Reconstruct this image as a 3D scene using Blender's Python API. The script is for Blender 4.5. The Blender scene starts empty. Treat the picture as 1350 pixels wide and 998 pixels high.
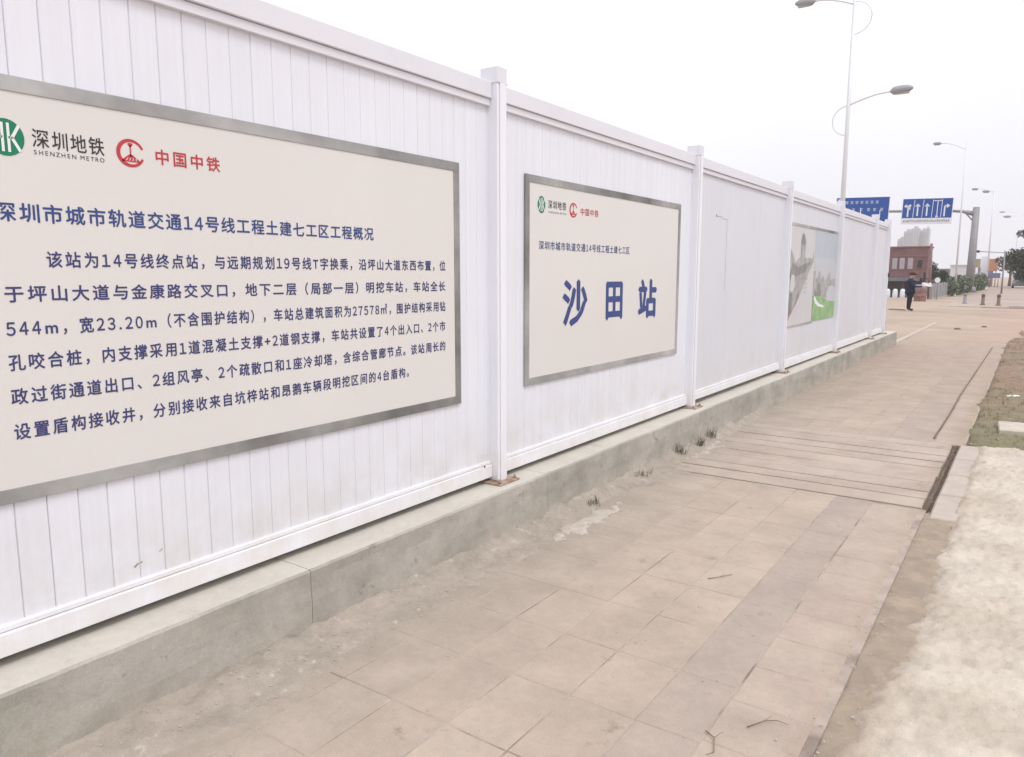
import bpy, bmesh, math, random
from mathutils import Vector, Matrix
R = math.radians
random.seed(7)
scene = bpy.context.scene
col = scene.collection

# ---------------------------------------------------------------- camera
cam_d = bpy.data.cameras.new('camera')
cam_d.lens = 26.0; cam_d.sensor_width = 36.0; cam_d.clip_start = 0.05; cam_d.clip_end = 5000
cam = bpy.data.objects.new('camera', cam_d); col.objects.link(cam)
cam.location = (0, 0, 1.55)
cam.rotation_euler = (R(90 - 7.94), 0, R(35.0))
scene.camera = cam

# ---------------------------------------------------------------- world, sun, exposure
SUN_EL, SUN_AZ = 58.0, 112.0          # azimuth from +Y towards +X
w = bpy.data.worlds.new('World'); scene.world = w; w.use_nodes = True
nt = w.node_tree; nt.nodes.clear()
wo = nt.nodes.new('ShaderNodeOutputWorld'); bg = nt.nodes.new('ShaderNodeBackground')
sky = nt.nodes.new('ShaderNodeTexSky'); sky.sky_type = 'NISHITA'; sky.sun_disc = False
sky.sun_elevation = R(SUN_EL); sky.sun_rotation = R(SUN_AZ)
sky.air_density = 1.5; sky.dust_density = 4.0
mx = nt.nodes.new('ShaderNodeMix'); mx.data_type = 'RGBA'; mx.inputs[0].default_value = 0.93
nt.links.new(sky.outputs[0], mx.inputs[6])
# closed pale cloud layer, a little greyer and bluer towards the horizon
tc = nt.nodes.new('ShaderNodeTexCoord'); sz = nt.nodes.new('ShaderNodeSeparateXYZ'); nt.links.new(tc.outputs['Generated'], sz.inputs[0])
cn = nt.nodes.new('ShaderNodeTexNoise'); cn.inputs['Scale'].default_value = 2.2; cn.inputs['Detail'].default_value = 4; nt.links.new(tc.outputs['Generated'], cn.inputs['Vector'])
ca = nt.nodes.new('ShaderNodeMath'); ca.operation = 'MULTIPLY_ADD'; ca.inputs[1].default_value = .22; nt.links.new(cn.outputs['Fac'], ca.inputs[0]); nt.links.new(sz.outputs[2], ca.inputs[2])
cr = nt.nodes.new('ShaderNodeMapRange'); cr.inputs[1].default_value = .07; cr.inputs[2].default_value = .50; nt.links.new(ca.outputs[0], cr.inputs[0])
cm = nt.nodes.new('ShaderNodeMix'); cm.data_type = 'RGBA'; nt.links.new(cr.outputs[0], cm.inputs[0])
cm.inputs[6].default_value = (7.5, 7.65, 8.5, 1); cm.inputs[7].default_value = (11.6, 11.4, 11.9, 1)
nt.links.new(cm.outputs[2], mx.inputs[7])
nt.links.new(mx.outputs[2], bg.inputs[0]); bg.inputs[1].default_value = 0.10
nt.links.new(bg.outputs[0], wo.inputs[0])
sd = bpy.data.lights.new('sun', 'SUN'); sd.energy = 1.3; sd.angle = R(22); sd.color = (1.0, 0.975, 0.95)
sun = bpy.data.objects.new('sun', sd); col.objects.link(sun)
sv = Vector((math.sin(R(SUN_AZ)) * math.cos(R(SUN_EL)), math.cos(R(SUN_AZ)) * math.cos(R(SUN_EL)), math.sin(R(SUN_EL))))
sun.rotation_euler = (-sv).to_track_quat('-Z', 'Y').to_euler(); sun.location = (6, -6, 12)
scene.view_settings.view_transform = 'Standard'; scene.view_settings.look = 'None'
scene.view_settings.exposure = 0.17; scene.view_settings.gamma = 1.0
scene.render.engine = 'CYCLES'; scene.cycles.use_denoising = True
scene.cycles.max_bounces = 8; scene.cycles.volume_bounces = 1

# ---------------------------------------------------------------- helpers
def tag(o, label=None, cat=None, group=None, kind=None):
    if label: o['label'] = label
    if cat: o['category'] = cat
    if group: o['group'] = group
    if kind: o['kind'] = kind
    return o

def empty(name, loc=(0, 0, 0), rz=0.0):
    o = bpy.data.objects.new(name, None); col.objects.link(o)
    o.location = loc; o.rotation_euler = (0, 0, rz); o.empty_display_size = 0.2
    return o

def link_mesh(name, me, parent=None, loc=None):
    o = bpy.data.objects.new(name, me); col.objects.link(o)
    if parent: o.parent = parent
    if loc is not None: o.location = loc
    return o

class MB:
    """collects geometry for ONE mesh object"""
    def __init__(s): s.bm = bmesh.new()
    def box(s, x0, x1, y0, y1, z0, z1, mi=0, rot=None, bev=0.0):
        g = bmesh.ops.create_cube(s.bm, size=1.0)
        M = Matrix.Translation(((x0 + x1) / 2, (y0 + y1) / 2, (z0 + z1) / 2))
        if rot is not None: M = M @ rot
        M = M @ Matrix.Diagonal((x1 - x0, y1 - y0, z1 - z0, 1))
        bmesh.ops.transform(s.bm, matrix=M, verts=g['verts'])
        fs = {f for v in g['verts'] for f in v.link_faces}
        for f in fs: f.material_index = mi
        if bev > 0:
            es = list({e for v in g['verts'] for e in v.link_edges})
            r = bmesh.ops.bevel(s.bm, geom=es, offset=bev, segments=1, affect='EDGES', profile=0.5)
            for f in r['faces']: f.material_index = mi
        return s
    def tube(s, pts, rads, seg=8, mi=0, caps=True):
        pts = [Vector(p) for p in pts]
        if not hasattr(rads, '__len__'): rads = [rads] * len(pts)
        rings = []
        up = Vector((0, 0, 1))
        for i, p in enumerate(pts):
            d = (pts[min(i + 1, len(pts) - 1)] - pts[max(i - 1, 0)]).normalized()
            a = d.cross(up)
            if a.length < 0.05: a = d.cross(Vector((0, 1, 0)))
            a.normalize(); b = d.cross(a).normalized()
            rings.append([s.bm.verts.new(p + (a * math.cos(2 * math.pi * k / seg) + b * math.sin(2 * math.pi * k / seg)) * rads[i]) for k in range(seg)])
        for r0, r1 in zip(rings, rings[1:]):
            for k in range(seg):
                f = s.bm.faces.new((r0[k], r0[(k + 1) % seg], r1[(k + 1) % seg], r1[k])); f.material_index = mi; f.smooth = True
        if caps:
            for r, rev in ((rings[0], 0), (rings[-1], 1)):
                try:
                    f = s.bm.faces.new(r if rev else list(reversed(r))); f.material_index = mi
                except ValueError: pass
        return s
    def lathe(s, prof, seg=16, c=(0, 0, 0), mi=0):
        rings = []
        for r, z in prof:
            rings.append([s.bm.verts.new((c[0] + r * math.cos(2 * math.pi * k / seg), c[1] + r * math.sin(2 * math.pi * k / seg), c[2] + z)) for k in range(seg)])
        for r0, r1 in zip(rings, rings[1:]):
            for k in range(seg):
                f = s.bm.faces.new((r0[k], r0[(k + 1) % seg], r1[(k + 1) % seg], r1[k])); f.material_index = mi; f.smooth = True
        s.bm.faces.new(rings[-1]).material_index = mi
        s.bm.faces.new(list(reversed(rings[0]))).material_index = mi
        return s
    def poly(s, pts, mi=0):
        vs = [s.bm.verts.new(p) for p in pts]
        f = s.bm.faces.new(vs); f.material_index = mi
        return s
    def build(s, name, mats, parent=None, loc=None, recalc=True):
        if recalc: bmesh.ops.recalc_face_normals(s.bm, faces=s.bm.faces)
        me = bpy.data.meshes.new(name); s.bm.to_mesh(me); s.bm.free()
        if not isinstance(mats, (list, tuple)): mats = [mats]
        for m in mats: me.materials.append(m)
        return link_mesh(name, me, parent, loc)

# ---------------------------------------------------------------- materials
def N(nt, t, **kw):
    n = nt.nodes.new(t)
    for k, v in kw.items(): setattr(n, k, v)
    return n

def mat(name, c, rough=0.6, metal=0.0, var=0.10, scale=3.0, bump=0.0, bscale=60.0, c2=None, lo=0.40, hi=0.62,
        dist=0.002, rnd=0.0, spec=0.4, spots=None, spot_scale=9.0, spot_at=0.64, grime=None, grain=0.0, dirt=(), streak=0.0):
    """principled with two scales of world-space noise; c2 = patches of another colour; rnd = brightness differing per object"""
    m = bpy.data.materials.new(name); m.use_nodes = True
    nt = m.node_tree; L = nt.links; b = nt.nodes['Principled BSDF']
    b.inputs['Roughness'].default_value = rough; b.inputs['Metallic'].default_value = metal
    b.inputs['Specular IOR Level'].default_value = spec
    geo = N(nt, 'ShaderNodeNewGeometry'); P = geo.outputs['Position']
    def noise(sc, det=6, r=0.6):
        n = N(nt, 'ShaderNodeTexNoise'); n.inputs['Scale'].default_value = sc; n.inputs['Detail'].default_value = det
        n.inputs['Roughness'].default_value = r; L.new(P, n.inputs['Vector']); return n.outputs['Fac']
    def ramp(src, a, bb):
        r = N(nt, 'ShaderNodeMapRange'); r.inputs[1].default_value = a; r.inputs[2].default_value = bb; L.new(src, r.inputs[0]); return r.outputs[0]
    def mixc(fac, A, B):
        n = N(nt, 'ShaderNodeMix', data_type='RGBA')
        if isinstance(fac, float): n.inputs[0].default_value = fac
        else: L.new(fac, n.inputs[0])
        for i, v in ((6, A), (7, B)):
            if isinstance(v, tuple): n.inputs[i].default_value = (*v, 1)
            else: L.new(v, n.inputs[i])
        return n.outputs[2]
    cur = tuple(c)
    if c2: cur = mixc(ramp(noise(scale * 0.37), lo, hi), cur, tuple(c2))
    if spots:
        cur = mixc(ramp(noise(spot_scale, 8, 0.7), spot_at, spot_at + 0.08), cur, tuple(spots))
    if grime:                                     # (z0, z1, colour): dirt splashed on the foot of the thing
        sp = N(nt, 'ShaderNodeSeparateXYZ'); L.new(P, sp.inputs[0])
        g = ramp(sp.outputs[2], grime[1], grime[0])
        mu = N(nt, 'ShaderNodeMath', operation='MULTIPLY'); L.new(g, mu.inputs[0]); L.new(ramp(noise(5.0, 8, .7), .3, .75), mu.inputs[1])
        cur = mixc(mu.outputs[0], cur, grime[2])
    for (ax, da, db, dc) in dirt:                  # dirt carried onto the surface along one world axis, broken up by noise
        sp = N(nt, 'ShaderNodeSeparateXYZ'); L.new(P, sp.inputs[0])
        ad = N(nt, 'ShaderNodeMath', operation='MULTIPLY_ADD'); ad.inputs[1].default_value = (db - da) * 1.6; L.new(noise(3.2, 10, .72), ad.inputs[0])
        L.new(sp.outputs[ax], ad.inputs[2]); off = (db - da) * .8
        cur = mixc(ramp(ad.outputs[0], da + off, db + off), cur, dc)
    hsv = N(nt, 'ShaderNodeHueSaturation')
    if isinstance(cur, tuple): hsv.inputs['Color'].default_value = (*cur, 1)
    else: L.new(cur, hsv.inputs['Color'])
    val = N(nt, 'ShaderNodeMapRange'); val.inputs[1].default_value = .25; val.inputs[2].default_value = .75
    val.inputs[3].default_value = 1 - var; val.inputs[4].default_value = 1 + var
    L.new(noise(scale, 8, .65), val.inputs[0]); vo = val.outputs[0]
    if streak:                                     # fine vertical run marks and weathering
        mp = N(nt, 'ShaderNodeMapping'); mp.inputs['Scale'].default_value = (30, 55, 1.1); L.new(P, mp.inputs['Vector'])
        sn = N(nt, 'ShaderNodeTexNoise'); sn.inputs['Scale'].default_value = 1; sn.inputs['Detail'].default_value = 5; sn.inputs['Roughness'].default_value = .7; L.new(mp.outputs[0], sn.inputs['Vector'])
        sr = N(nt, 'ShaderNodeMapRange'); sr.inputs[1].default_value = .3; sr.inputs[2].default_value = .7; sr.inputs[3].default_value = 1 - streak; sr.inputs[4].default_value = 1 + streak * .6; L.new(sn.outputs['Fac'], sr.inputs[0])
        sm_ = N(nt, 'ShaderNodeMath', operation='MULTIPLY'); L.new(vo, sm_.inputs[0]); L.new(sr.outputs[0], sm_.inputs[1]); vo = sm_.outputs[0]
    if grain:
        gr = N(nt, 'ShaderNodeMapRange'); gr.inputs[1].default_value = .3; gr.inputs[2].default_value = .7
        gr.inputs[3].default_value = 1 - grain; gr.inputs[4].default_value = 1 + grain; L.new(noise(140, 4, .75), gr.inputs[0])
        g2 = N(nt, 'ShaderNodeMath', operation='MULTIPLY'); L.new(vo, g2.inputs[0]); L.new(gr.outputs[0], g2.inputs[1]); vo = g2.outputs[0]
        g3 = N(nt, 'ShaderNodeMapRange'); g3.inputs[1].default_value = .3; g3.inputs[2].default_value = .7
        g3.inputs[3].default_value = 1 - grain * .8; g3.inputs[4].default_value = 1 + grain * .8; L.new(noise(24, 8, .7), g3.inputs[0])
        g4 = N(nt, 'ShaderNodeMath', operation='MULTIPLY'); L.new(vo, g4.inputs[0]); L.new(g3.outputs[0], g4.inputs[1]); vo = g4.outputs[0]
    if rnd:
        oi = N(nt, 'ShaderNodeObjectInfo'); mr = N(nt, 'ShaderNodeMapRange'); L.new(oi.outputs['Random'], mr.inputs[0])
        mr.inputs[3].default_value = 1 - rnd; mr.inputs[4].default_value = 1 + rnd
        mm = N(nt, 'ShaderNodeMath', operation='MULTIPLY'); L.new(vo, mm.inputs[0]); L.new(mr.outputs[0], mm.inputs[1]); vo = mm.outputs[0]
    L.new(vo, hsv.inputs['Value']); L.new(hsv.outputs[0], b.inputs['Base Color'])
    rr = N(nt, 'ShaderNodeMapRange'); rr.inputs[3].default_value = max(0, rough - .08); rr.inputs[4].default_value = min(1, rough + .08)
    L.new(noise(scale * 2.3), rr.inputs[0]); L.new(rr.outputs[0], b.inputs['Roughness'])
    if bump:
        bp = N(nt, 'ShaderNodeBump'); bp.inputs['Strength'].default_value = bump; bp.inputs['Distance'].default_value = dist
        L.new(noise(bscale, 8, .65), bp.inputs['Height']); L.new(bp.outputs[0], b.inputs['Normal'])
    return m

M = {}
M['slat'] = mat('white_coated_steel', (.745, .76, .82), .38, streak=.035, var=.03, scale=1.2, rnd=.012, bump=.10, bscale=9, dist=.004,
                spots=(.50, .48, .46), spot_scale=16, spot_at=.715, grime=(.34, .85, (.58, .56, .52)))
M['post'] = mat('white_painted_post', (.80, .81, .86), .42, streak=.03, var=.03, scale=2, grime=(.30, .7, (.66, .62, .56)), spots=(.5, .46, .42), spot_scale=30, spot_at=.75)
M['rail'] = mat('white_painted_rail', (.71, .71, .76), .42, var=.03, scale=2, spots=(.5, .46, .44), spot_scale=26, spot_at=.73)
M['dark'] = mat('dark_void_metal', (.05, .05, .055), .7)
M['rust'] = mat('rusty_steel', (.28, .17, .12), .8, var=.3, scale=30, bump=.4, bscale=90, c2=(.42, .33, .27))
M['panelgrey'] = mat('shaded_coated_steel', (.655, .67, .72), .4, streak=.04, var=.03, scale=.8, rnd=.02, bump=.1, bscale=5, dist=.004, grime=(.34, .8, (.58, .56, .52)))  # coated steel greyed, shading of the farther bays painted into the colour
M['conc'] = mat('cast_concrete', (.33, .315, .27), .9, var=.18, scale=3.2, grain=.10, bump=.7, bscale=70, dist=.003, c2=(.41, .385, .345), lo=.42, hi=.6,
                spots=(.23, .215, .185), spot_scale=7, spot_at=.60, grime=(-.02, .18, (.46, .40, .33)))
M['conctop'] = mat('lit_concrete_top', (.55, .52, .46), .9, grain=.05, var=.09, scale=3, bump=.3, bscale=60, dist=.003, spots=(.47, .44, .40), spot_scale=5, spot_at=.60)  # plinth concrete lightened on top, light from above put into its colour
DUST = (.435, .362, .295)
def slabmat(n, c, c2, **k):
    return mat(n, c, .88, var=.13, scale=3.4, bump=.7, bscale=110, dist=.003, c2=c2, lo=.42, hi=.56, rnd=.016, grain=.075,
               spots=(.30, .245, .20), spot_scale=4, spot_at=.62, dirt=[(0, -1.95, -2.45, (.36, .31, .262)), (0, -.57, -.44, (.37, .295, .225)), (1, 8.0, 16.0, (.375, .295, .238))], **k)
M['slab_pink'] = slabmat('pinkish_concrete_slab', (.405, .333, .28), DUST)
M['slab_dusty'] = slabmat('dust_covered_slab', (.37, .308, .257), (.42, .355, .295))
M['slab_yellow'] = slabmat('yellowish_concrete_slab', (.455, .38, .308), (.42, .346, .285))
M['slab_grey'] = slabmat('greyish_concrete_slab', (.378, .315, .27), (.40, .332, .28))
M['slab_border'] = slabmat('border_slab', (.41, .332, .28), (.44, .368, .305))
M['slab_plank'] = slabmat('ramp_plank_concrete', (.405, .33, .28), (.455, .385, .325))
M['bed'] = mat('sandy_joint_filling', (.235, .19, .16), .95, var=.2, scale=8, bump=.6, bscale=60, c2=(.40, .335, .285), lo=.36, hi=.50)
M['dust'] = mat('dried_mud_and_dust', (.385, .33, .28), .95, grain=.10, var=.16, scale=7, bump=.8, bscale=34, dist=.008, c2=(.335, .295, .25), spots=(.47, .415, .35), spot_scale=12, spot_at=.6)
M['cement'] = mat('rough_cement', (.49, .43, .355), .93, grain=.08, dirt=[(0, -.22, -.48, (.33, .255, .185))], var=.14, scale=4, bump=1.0, bscale=42, dist=.007, c2=(.565, .51, .435), lo=.42, hi=.58, spots=(.44, .385, .315), spot_scale=11, spot_at=.63)
M['spill'] = mat('cement_spill', (.48, .43, .375), .95, grain=.12, var=.16, scale=14, bump=1, bscale=50, dist=.005)
M['soil'] = mat('reddish_soil', (.31, .20, .145), .97, var=.25, scale=5, bump=1, bscale=26, dist=.02, grain=.14, dirt=[(1, 13.5, 8.5, (.225, .20, .125))], c2=(.25, .20, .14), lo=.45, hi=.58, spots=(.13, .10, .075), spot_scale=2.6, spot_at=.57)
M['kerb'] = mat('kerb_concrete', (.47, .41, .35), .9, grain=.06, var=.12, scale=5, bump=.5, bscale=60, c2=(.46, .40, .36))
M['darksoil'] = mat('damp_dirt', (.15, .115, .09), .97, var=.3, scale=9, bump=1, bscale=40, dist=.01)
M['ground'] = mat('dusty_trodden_ground', (.415, .335, .265), .95, grain=.07, dirt=[(0, -2.0, .3, (.42, .30, .24))], var=.13, scale=.5, bump=.7, bscale=14, dist=.02, c2=(.37, .29, .23), lo=.45, hi=.62, spots=(.35, .28, .225), spot_scale=1.1, spot_at=.66)
M['road'] = mat('dusty_road', (.37, .30, .265), .92, var=.10, scale=.4, bump=.4, bscale=30, c2=(.41, .335, .29))
M['banner'] = mat('board_print_cream', (.685, .67, .645), .32, var=.02, scale=1.5, bump=.10, bscale=3, dist=.01)
def painted_glint_tape():
    m = mat('grey_tape_painted_glints', (.13, .127, .12), .42, metal=.25, var=.34, scale=1.6, bump=.15, bscale=9, c2=(.44, .44, .43), lo=.38, hi=.60)  # dark and light colour patches paint reflections onto the border strips
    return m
M['tape'] = painted_glint_tape()
M['navy'] = mat('navy_print', (.045, .05, .165), .5, var=.12, scale=5)
M['navy2'] = mat('blue_print', (.035, .065, .22), .5, var=.05, scale=5)
M['black'] = mat('black_print', (.035, .033, .033), .5)
M['red'] = mat('red_print', (.50, .045, .055), .5)
M['green'] = mat('green_print', (.005, .20, .105), .5)
M['white'] = mat('white_print', (.78, .79, .78), .5)
M['pole'] = mat('galvanised_pole', (.72, .735, .76), .5, metal=.2, var=.04)
M['gantry'] = mat('weathered_grey_steel', (.30, .29, .30), .6, metal=.2, var=.08, scale=2)
M['lamphead'] = mat('grey_lamp_housing', (.34, .34, .36), .5, var=.05)
M['lampglass'] = mat('lamp_lens', (.45, .45, .45), .15)
M['signblue'] = mat('reflective_sign_blue', (.012, .075, .33), .45, var=.05, scale=2)
M['signwhite'] = mat('reflective_sign_white', (.72, .75, .80), .45, var=.03)
M['brick'] = mat('maroon_brick', (.22, .12, .12), .9, var=.15, scale=2, bump=.4, bscale=12, dist=.02, c2=(.26, .16, .155))
M['brick2'] = mat('dull_brick_trim', (.24, .15, .145), .9, var=.12, scale=2)
M['winpale'] = mat('pale_window', (.42, .38, .40), .3, var=.1)
M['shutter'] = mat('steel_shutter', (.16, .17, .19), .6, var=.15)
M['wallgrey'] = mat('grey_render', (.28, .265, .275), .9, var=.08, scale=1)
M['tower'] = mat('tower_facade', (.30, .30, .33), .8, var=.05, scale=.1)
M['towerdk'] = mat('tower_window_band', (.10, .105, .13), .5, var=.1, scale=.1)
M['leaf'] = mat('dark_leaf', (.045, .06, .04), .7, var=.5, scale=1.2, c2=(.085, .10, .06), lo=.4, hi=.6)
M['hedge'] = mat('hedge_leaf', (.11, .14, .09), .7, var=.4, scale=1.5, c2=(.19, .22, .16), lo=.4, hi=.6)
M['grass'] = mat('dry_grass', (.22, .21, .10), .85, var=.35, scale=5, c2=(.30, .26, .14))
M['weed'] = mat('weed_leaf', (.16, .16, .12), .8, var=.3, scale=9)
M['bark'] = mat('bark', (.20, .15, .11), .95, var=.2, scale=6, bump=.8, bscale=30)
M['cloth'] = mat('navy_cloth', (.022, .026, .05), .9, var=.2, scale=9, bump=.3, bscale=60)
M['trouser'] = mat('dark_trouser', (.018, .020, .034), .9, var=.2, scale=9)
M['skin'] = mat('skin', (.42, .25, .18), .6, var=.05)
M['hair'] = mat('dark_maroon_cap', (.07, .02, .026), .8, var=.2)
M['paper'] = mat('white_paper', (.80, .81, .82), .6, var=.02)
M['shoe'] = mat('dark_shoe', (.05, .04, .035), .6)
M['whitewall'] = mat('white_render', (.66, .67, .70), .8, var=.04, scale=.5)
M['orange'] = mat('orange_sign', (.50, .26, .15), .6, var=.15, scale=1)
M['blueawn'] = mat('blue_awning', (.16, .18, .30), .7)
M['olive'] = mat('olive_sign', (.33, .33, .20), .7, var=.2, scale=1)
M['carpaint'] = mat('silver_car_paint', (.30, .32, .35), .3, metal=.3, var=.03)
M['glass'] = mat('dark_glass', (.03, .035, .04), .1)
M['tyre'] = mat('tyre_rubber', (.03, .03, .03), .8)
M['pgrey'] = mat('print_pale_grey', (.58, .58, .59), .4, var=.04)
M['pmid'] = mat('print_mid_grey', (.36, .36, .355), .4, var=.35, scale=9)
M['pdark'] = mat('print_dark_grey', (.22, .22, .22), .4, var=.35, scale=9)
M['psky'] = mat('print_sky', (.44, .49, .55), .4, var=.08, scale=2)
M['psky2'] = mat('print_sky_pale', (.50, .52, .55), .4, var=.06, scale=2)
M['pgreen'] = mat('print_green', (.25, .44, .20), .4, var=.35, scale=6)
M['ppink'] = mat('print_red_line', (.55, .16, .16), .4)
M['rustdrum'] = mat('rusty_drum_paint', (.24, .14, .12), .8, var=.25, scale=6)

# ---------------------------------------------------------------- noise for terrain
from mathutils import noise as mn
def n2(x, y, s=1.0, k=0.0): return mn.fractal(Vector((x * s, y * s, k)), 1.0, 2.0, 2)
def nz(x, y, s=1.0, k=0.0): return mn.fractal(Vector((x * s, y * s, k)), 1.0, 2.0, 5)
def sst(t): t = max(0, min(1, t)); return t * t * (3 - 2 * t)

def gheight(x, y):
    z = -0.06
    z += 0.055 * sst((y - 20.2) / .8)
    z -= .74 * sst((y - 58) / 14) * sst((-6.4 - x) / 1.6)
    if y > 20.6: z += nz(x, y, .35) * .012
    return z

def axis(vals):
    out = []
    for a, b, st in vals:
        n = max(1, round((b - a) / st)); out += [a + (b - a) * i / n for i in range(n)]
    out.append(vals[-1][1]); return out

# ground: one sheet to the horizon
xs = axis([(-700, -60, 80), (-60, -16, 4), (-16, 12, .35), (12, 60, 4), (60, 700, 80)])
ys = axis([(-60, 0, 10), (0, 20, 1.0), (20, 48, .35), (48, 90, 1.0), (90, 200, 10), (200, 1400, 100)])
vs = [(x, y, gheight(x, y)) for y in ys for x in xs]
nx = len(xs)
fs = [(j * nx + i, j * nx + i + 1, (j + 1) * nx + i + 1, (j + 1) * nx + i) for j in range(len(ys) - 1) for i in range(nx - 1)]
me = bpy.data.meshes.new('ground'); me.from_pydata(vs, [], fs); me.materials.append(M['ground'])
for p in me.polygons: p.use_smooth = True
tag(link_mesh('ground', me), 'dusty beige trodden ground reaching past the hoarding to the far road', kind='structure')

# far road with its kerb
mb = MB(); mb.poly([(-3.9, 43.4, .012), (9, 41.0, .012), (9, 260, .012), (-3.0, 260, .012)])
tag(mb.build('road', M['road']), 'dusty pinkish road running away beyond the kerb', kind='structure')
mb = MB()
x = -3.9
while x < 8.6:
    yk = 43.4 - (x + 3.9) * 2.4 / 12.9
    mb.box(x, x + .97, yk - .16, yk - .02, -.03, .10 if x > -1.9 else .035, bev=.01); x += 1.0
tag(mb.build('kerb', M['kerb']), 'low concrete kerb along the near edge of the far road', kind='structure')

mb = MB(); mb.poly([(-2.0, 42.83, .006), (8.6, 40.86, .006), (8.6, 40.50, .006), (-2.0, 42.60, .006)])  # shade of the kerb face, painted as a flat dark strip
tag(mb.build('kerb_shade_strip', M['darksoil']), 'dark painted shade line in front of the far kerb', kind='structure')
# ---------------------------------------------------------------- pavement
bedm = MB()
bedm.box(-2.80, -.47, -.5, 5.492, -.10, -.0022); bedm.box(-2.80, -.47, 5.494, 7.782, -.10, -.030, mi=1); bedm.box(-2.80, -.40, 7.784, 20.25, -.10, -.0022)
pav = bedm.build('pavement', [M['bed'], M['darksoil']])
tag(pav, 'pavement of worn pinkish slabs beside the white hoarding', kind='structure')

def slab_mesh(lx, ly, th, mt, nm, jit=.003):
    bm = bmesh.new()
    c = [(-lx / 2, -ly / 2), (lx / 2, -ly / 2), (lx / 2, ly / 2), (-lx / 2, ly / 2)]
    c = [(a + random.uniform(-jit, jit), b + random.uniform(-jit, jit)) for a, b in c]
    bot = [bm.verts.new((a, b, -th)) for a, b in c]
    mid = [bm.verts.new((a, b, -.0022)) for a, b in c]
    top = [bm.verts.new((a * (1 - .006 / lx), b * (1 - .006 / ly), 0)) for a, b in c]
    for A, B in ((bot, mid), (mid, top)):
        for k in range(4): bm.faces.new((A[k], A[(k + 1) % 4], B[(k + 1) % 4], B[k]))
    bm.faces.new(top)
    bmesh.ops.recalc_face_normals(bm, faces=bm.faces)
    me = bpy.data.meshes.new(nm); bm.to_mesh(me); bm.free(); me.materials.append(mt); return me

def place_slab(me, x, y, name='paving_slab', z=0.0, tilt=.0012, rz=.0012):
    o = link_mesh(name, me, pav, (x, y, z + random.uniform(-.0007, .0007)))
    o.rotation_euler = (random.uniform(-tilt, tilt), random.uniform(-tilt, tilt), random.uniform(-rz, rz))
    return o
cols = [(-2.34, -2.60, 'slab_dusty'), (-2.08, -2.34, 'slab_dusty'), (-1.82, -2.08, 'slab_dusty'), (-1.56, -1.82, 'slab_pink'),
        (-1.30, -1.56, 'slab_yellow'), (-1.03, -1.30, 'slab_yellow'), (-.80, -1.03, 'slab_grey')]
slabs_y = []
y = .63
while y < 5.3: slabs_y.append((y, y + .396, 0)); y += .400
y = 7.80
while y < 20.0: slabs_y.append((y, y + .613, 1)); y += .619
for ci, (x1, x0, mk) in enumerate(cols):
    pool = {0: [slab_mesh(abs(x1 - x0) - .004, .396, .05, M[mk], 'paving_slab') for _ in range(3)],
            1: [slab_mesh(abs((x1 if ci < 6 else -.668) - x0) - .004, .613, .05, M[mk], 'paving_slab') for _ in range(3)]}
    xc = [(x0 + x1) / 2, ((x1 if ci < 6 else -.668) + x0) / 2]
    for (a, b, k) in slabs_y:
        sh = 0
        if b > 20.25: continue
        place_slab(random.choice(pool[k]), xc[k], (a + b) / 2 + sh)
    place_slab(slab_mesh(abs(x1 - x0) - .004, .058, .05, M[mk], 'paving_slab'), (x0 + x1) / 2, 5.462)
# border of transverse slabs
pool = [slab_mesh(.285, .286, .05, M['slab_border'], 'border_slab') for _ in range(4)]
y = .8
while y < 5.3:
    place_slab(random.choice(pool), -.65, y + .145, 'border_slab', tilt=.006); y += .291
pool2 = [slab_mesh(.235, .44, .05, M['slab_border'], 'border_slab') for _ in range(3)]
y = 7.82
while y < 19.8:
    place_slab(random.choice(pool2), -.533, y + .222, 'border_slab', tilt=.004); y += .446
# long planks across the pavement (ramp)
y = 5.50
for k in range(9):
    d = [.245, .215, .27, .225, .285, .24, .25, .30, .235][k]
    xl = -2.43
    pm = slab_mesh(-.50 - xl, d - (.010, .022, .012, .018, .009, .020, .024, .011, .017)[k], .03, M['slab_plank'], 'ramp_plank', jit=.006)
    o = place_slab(pm, (xl - .50) / 2, y + d / 2, 'ramp_plank', z=.004, tilt=.0012, rz=.004)
    if xl > -2.2:
        fm = slab_mesh(xl + 2.44 - .02, d - .012, .03, M['slab_dusty'], 'paving_slab', jit=.005)
        place_slab(fm, (xl - 2.46) / 2, y + d / 2, z=-.002)
    y += d + .003

# sheet with an irregular outline, slightly domed
def patch(name, xs, ys, edge, hfun, mt, **tg):
    bm = bmesh.new(); vg = {}
    for j, yy in enumerate(ys):
        for i, xx in enumerate(xs):
            vg[i, j] = bm.verts.new((xx, yy, hfun(xx, yy)))
    for j in range(len(ys) - 1):
        for i in range(len(xs) - 1):
            cx = (xs[i] + xs[i + 1]) / 2; cy = (ys[j] + ys[j + 1]) / 2
            if edge(cx, cy):
                f = bm.faces.new((vg[i, j], vg[i + 1, j], vg[i + 1, j + 1], vg[i, j + 1])); f.smooth = True
    for v in [v for v in bm.verts if not v.link_faces]: bm.verts.remove(v)
    me = bpy.data.meshes.new(name); bm.to_mesh(me); bm.free(); me.materials.append(mt)
    o = link_mesh(name, me); tag(o, **tg); return o
def fr(a, b, st):
    n = max(1, round((b - a) / st)); return [a + (b - a) * i / n for i in range(n + 1)]

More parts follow.
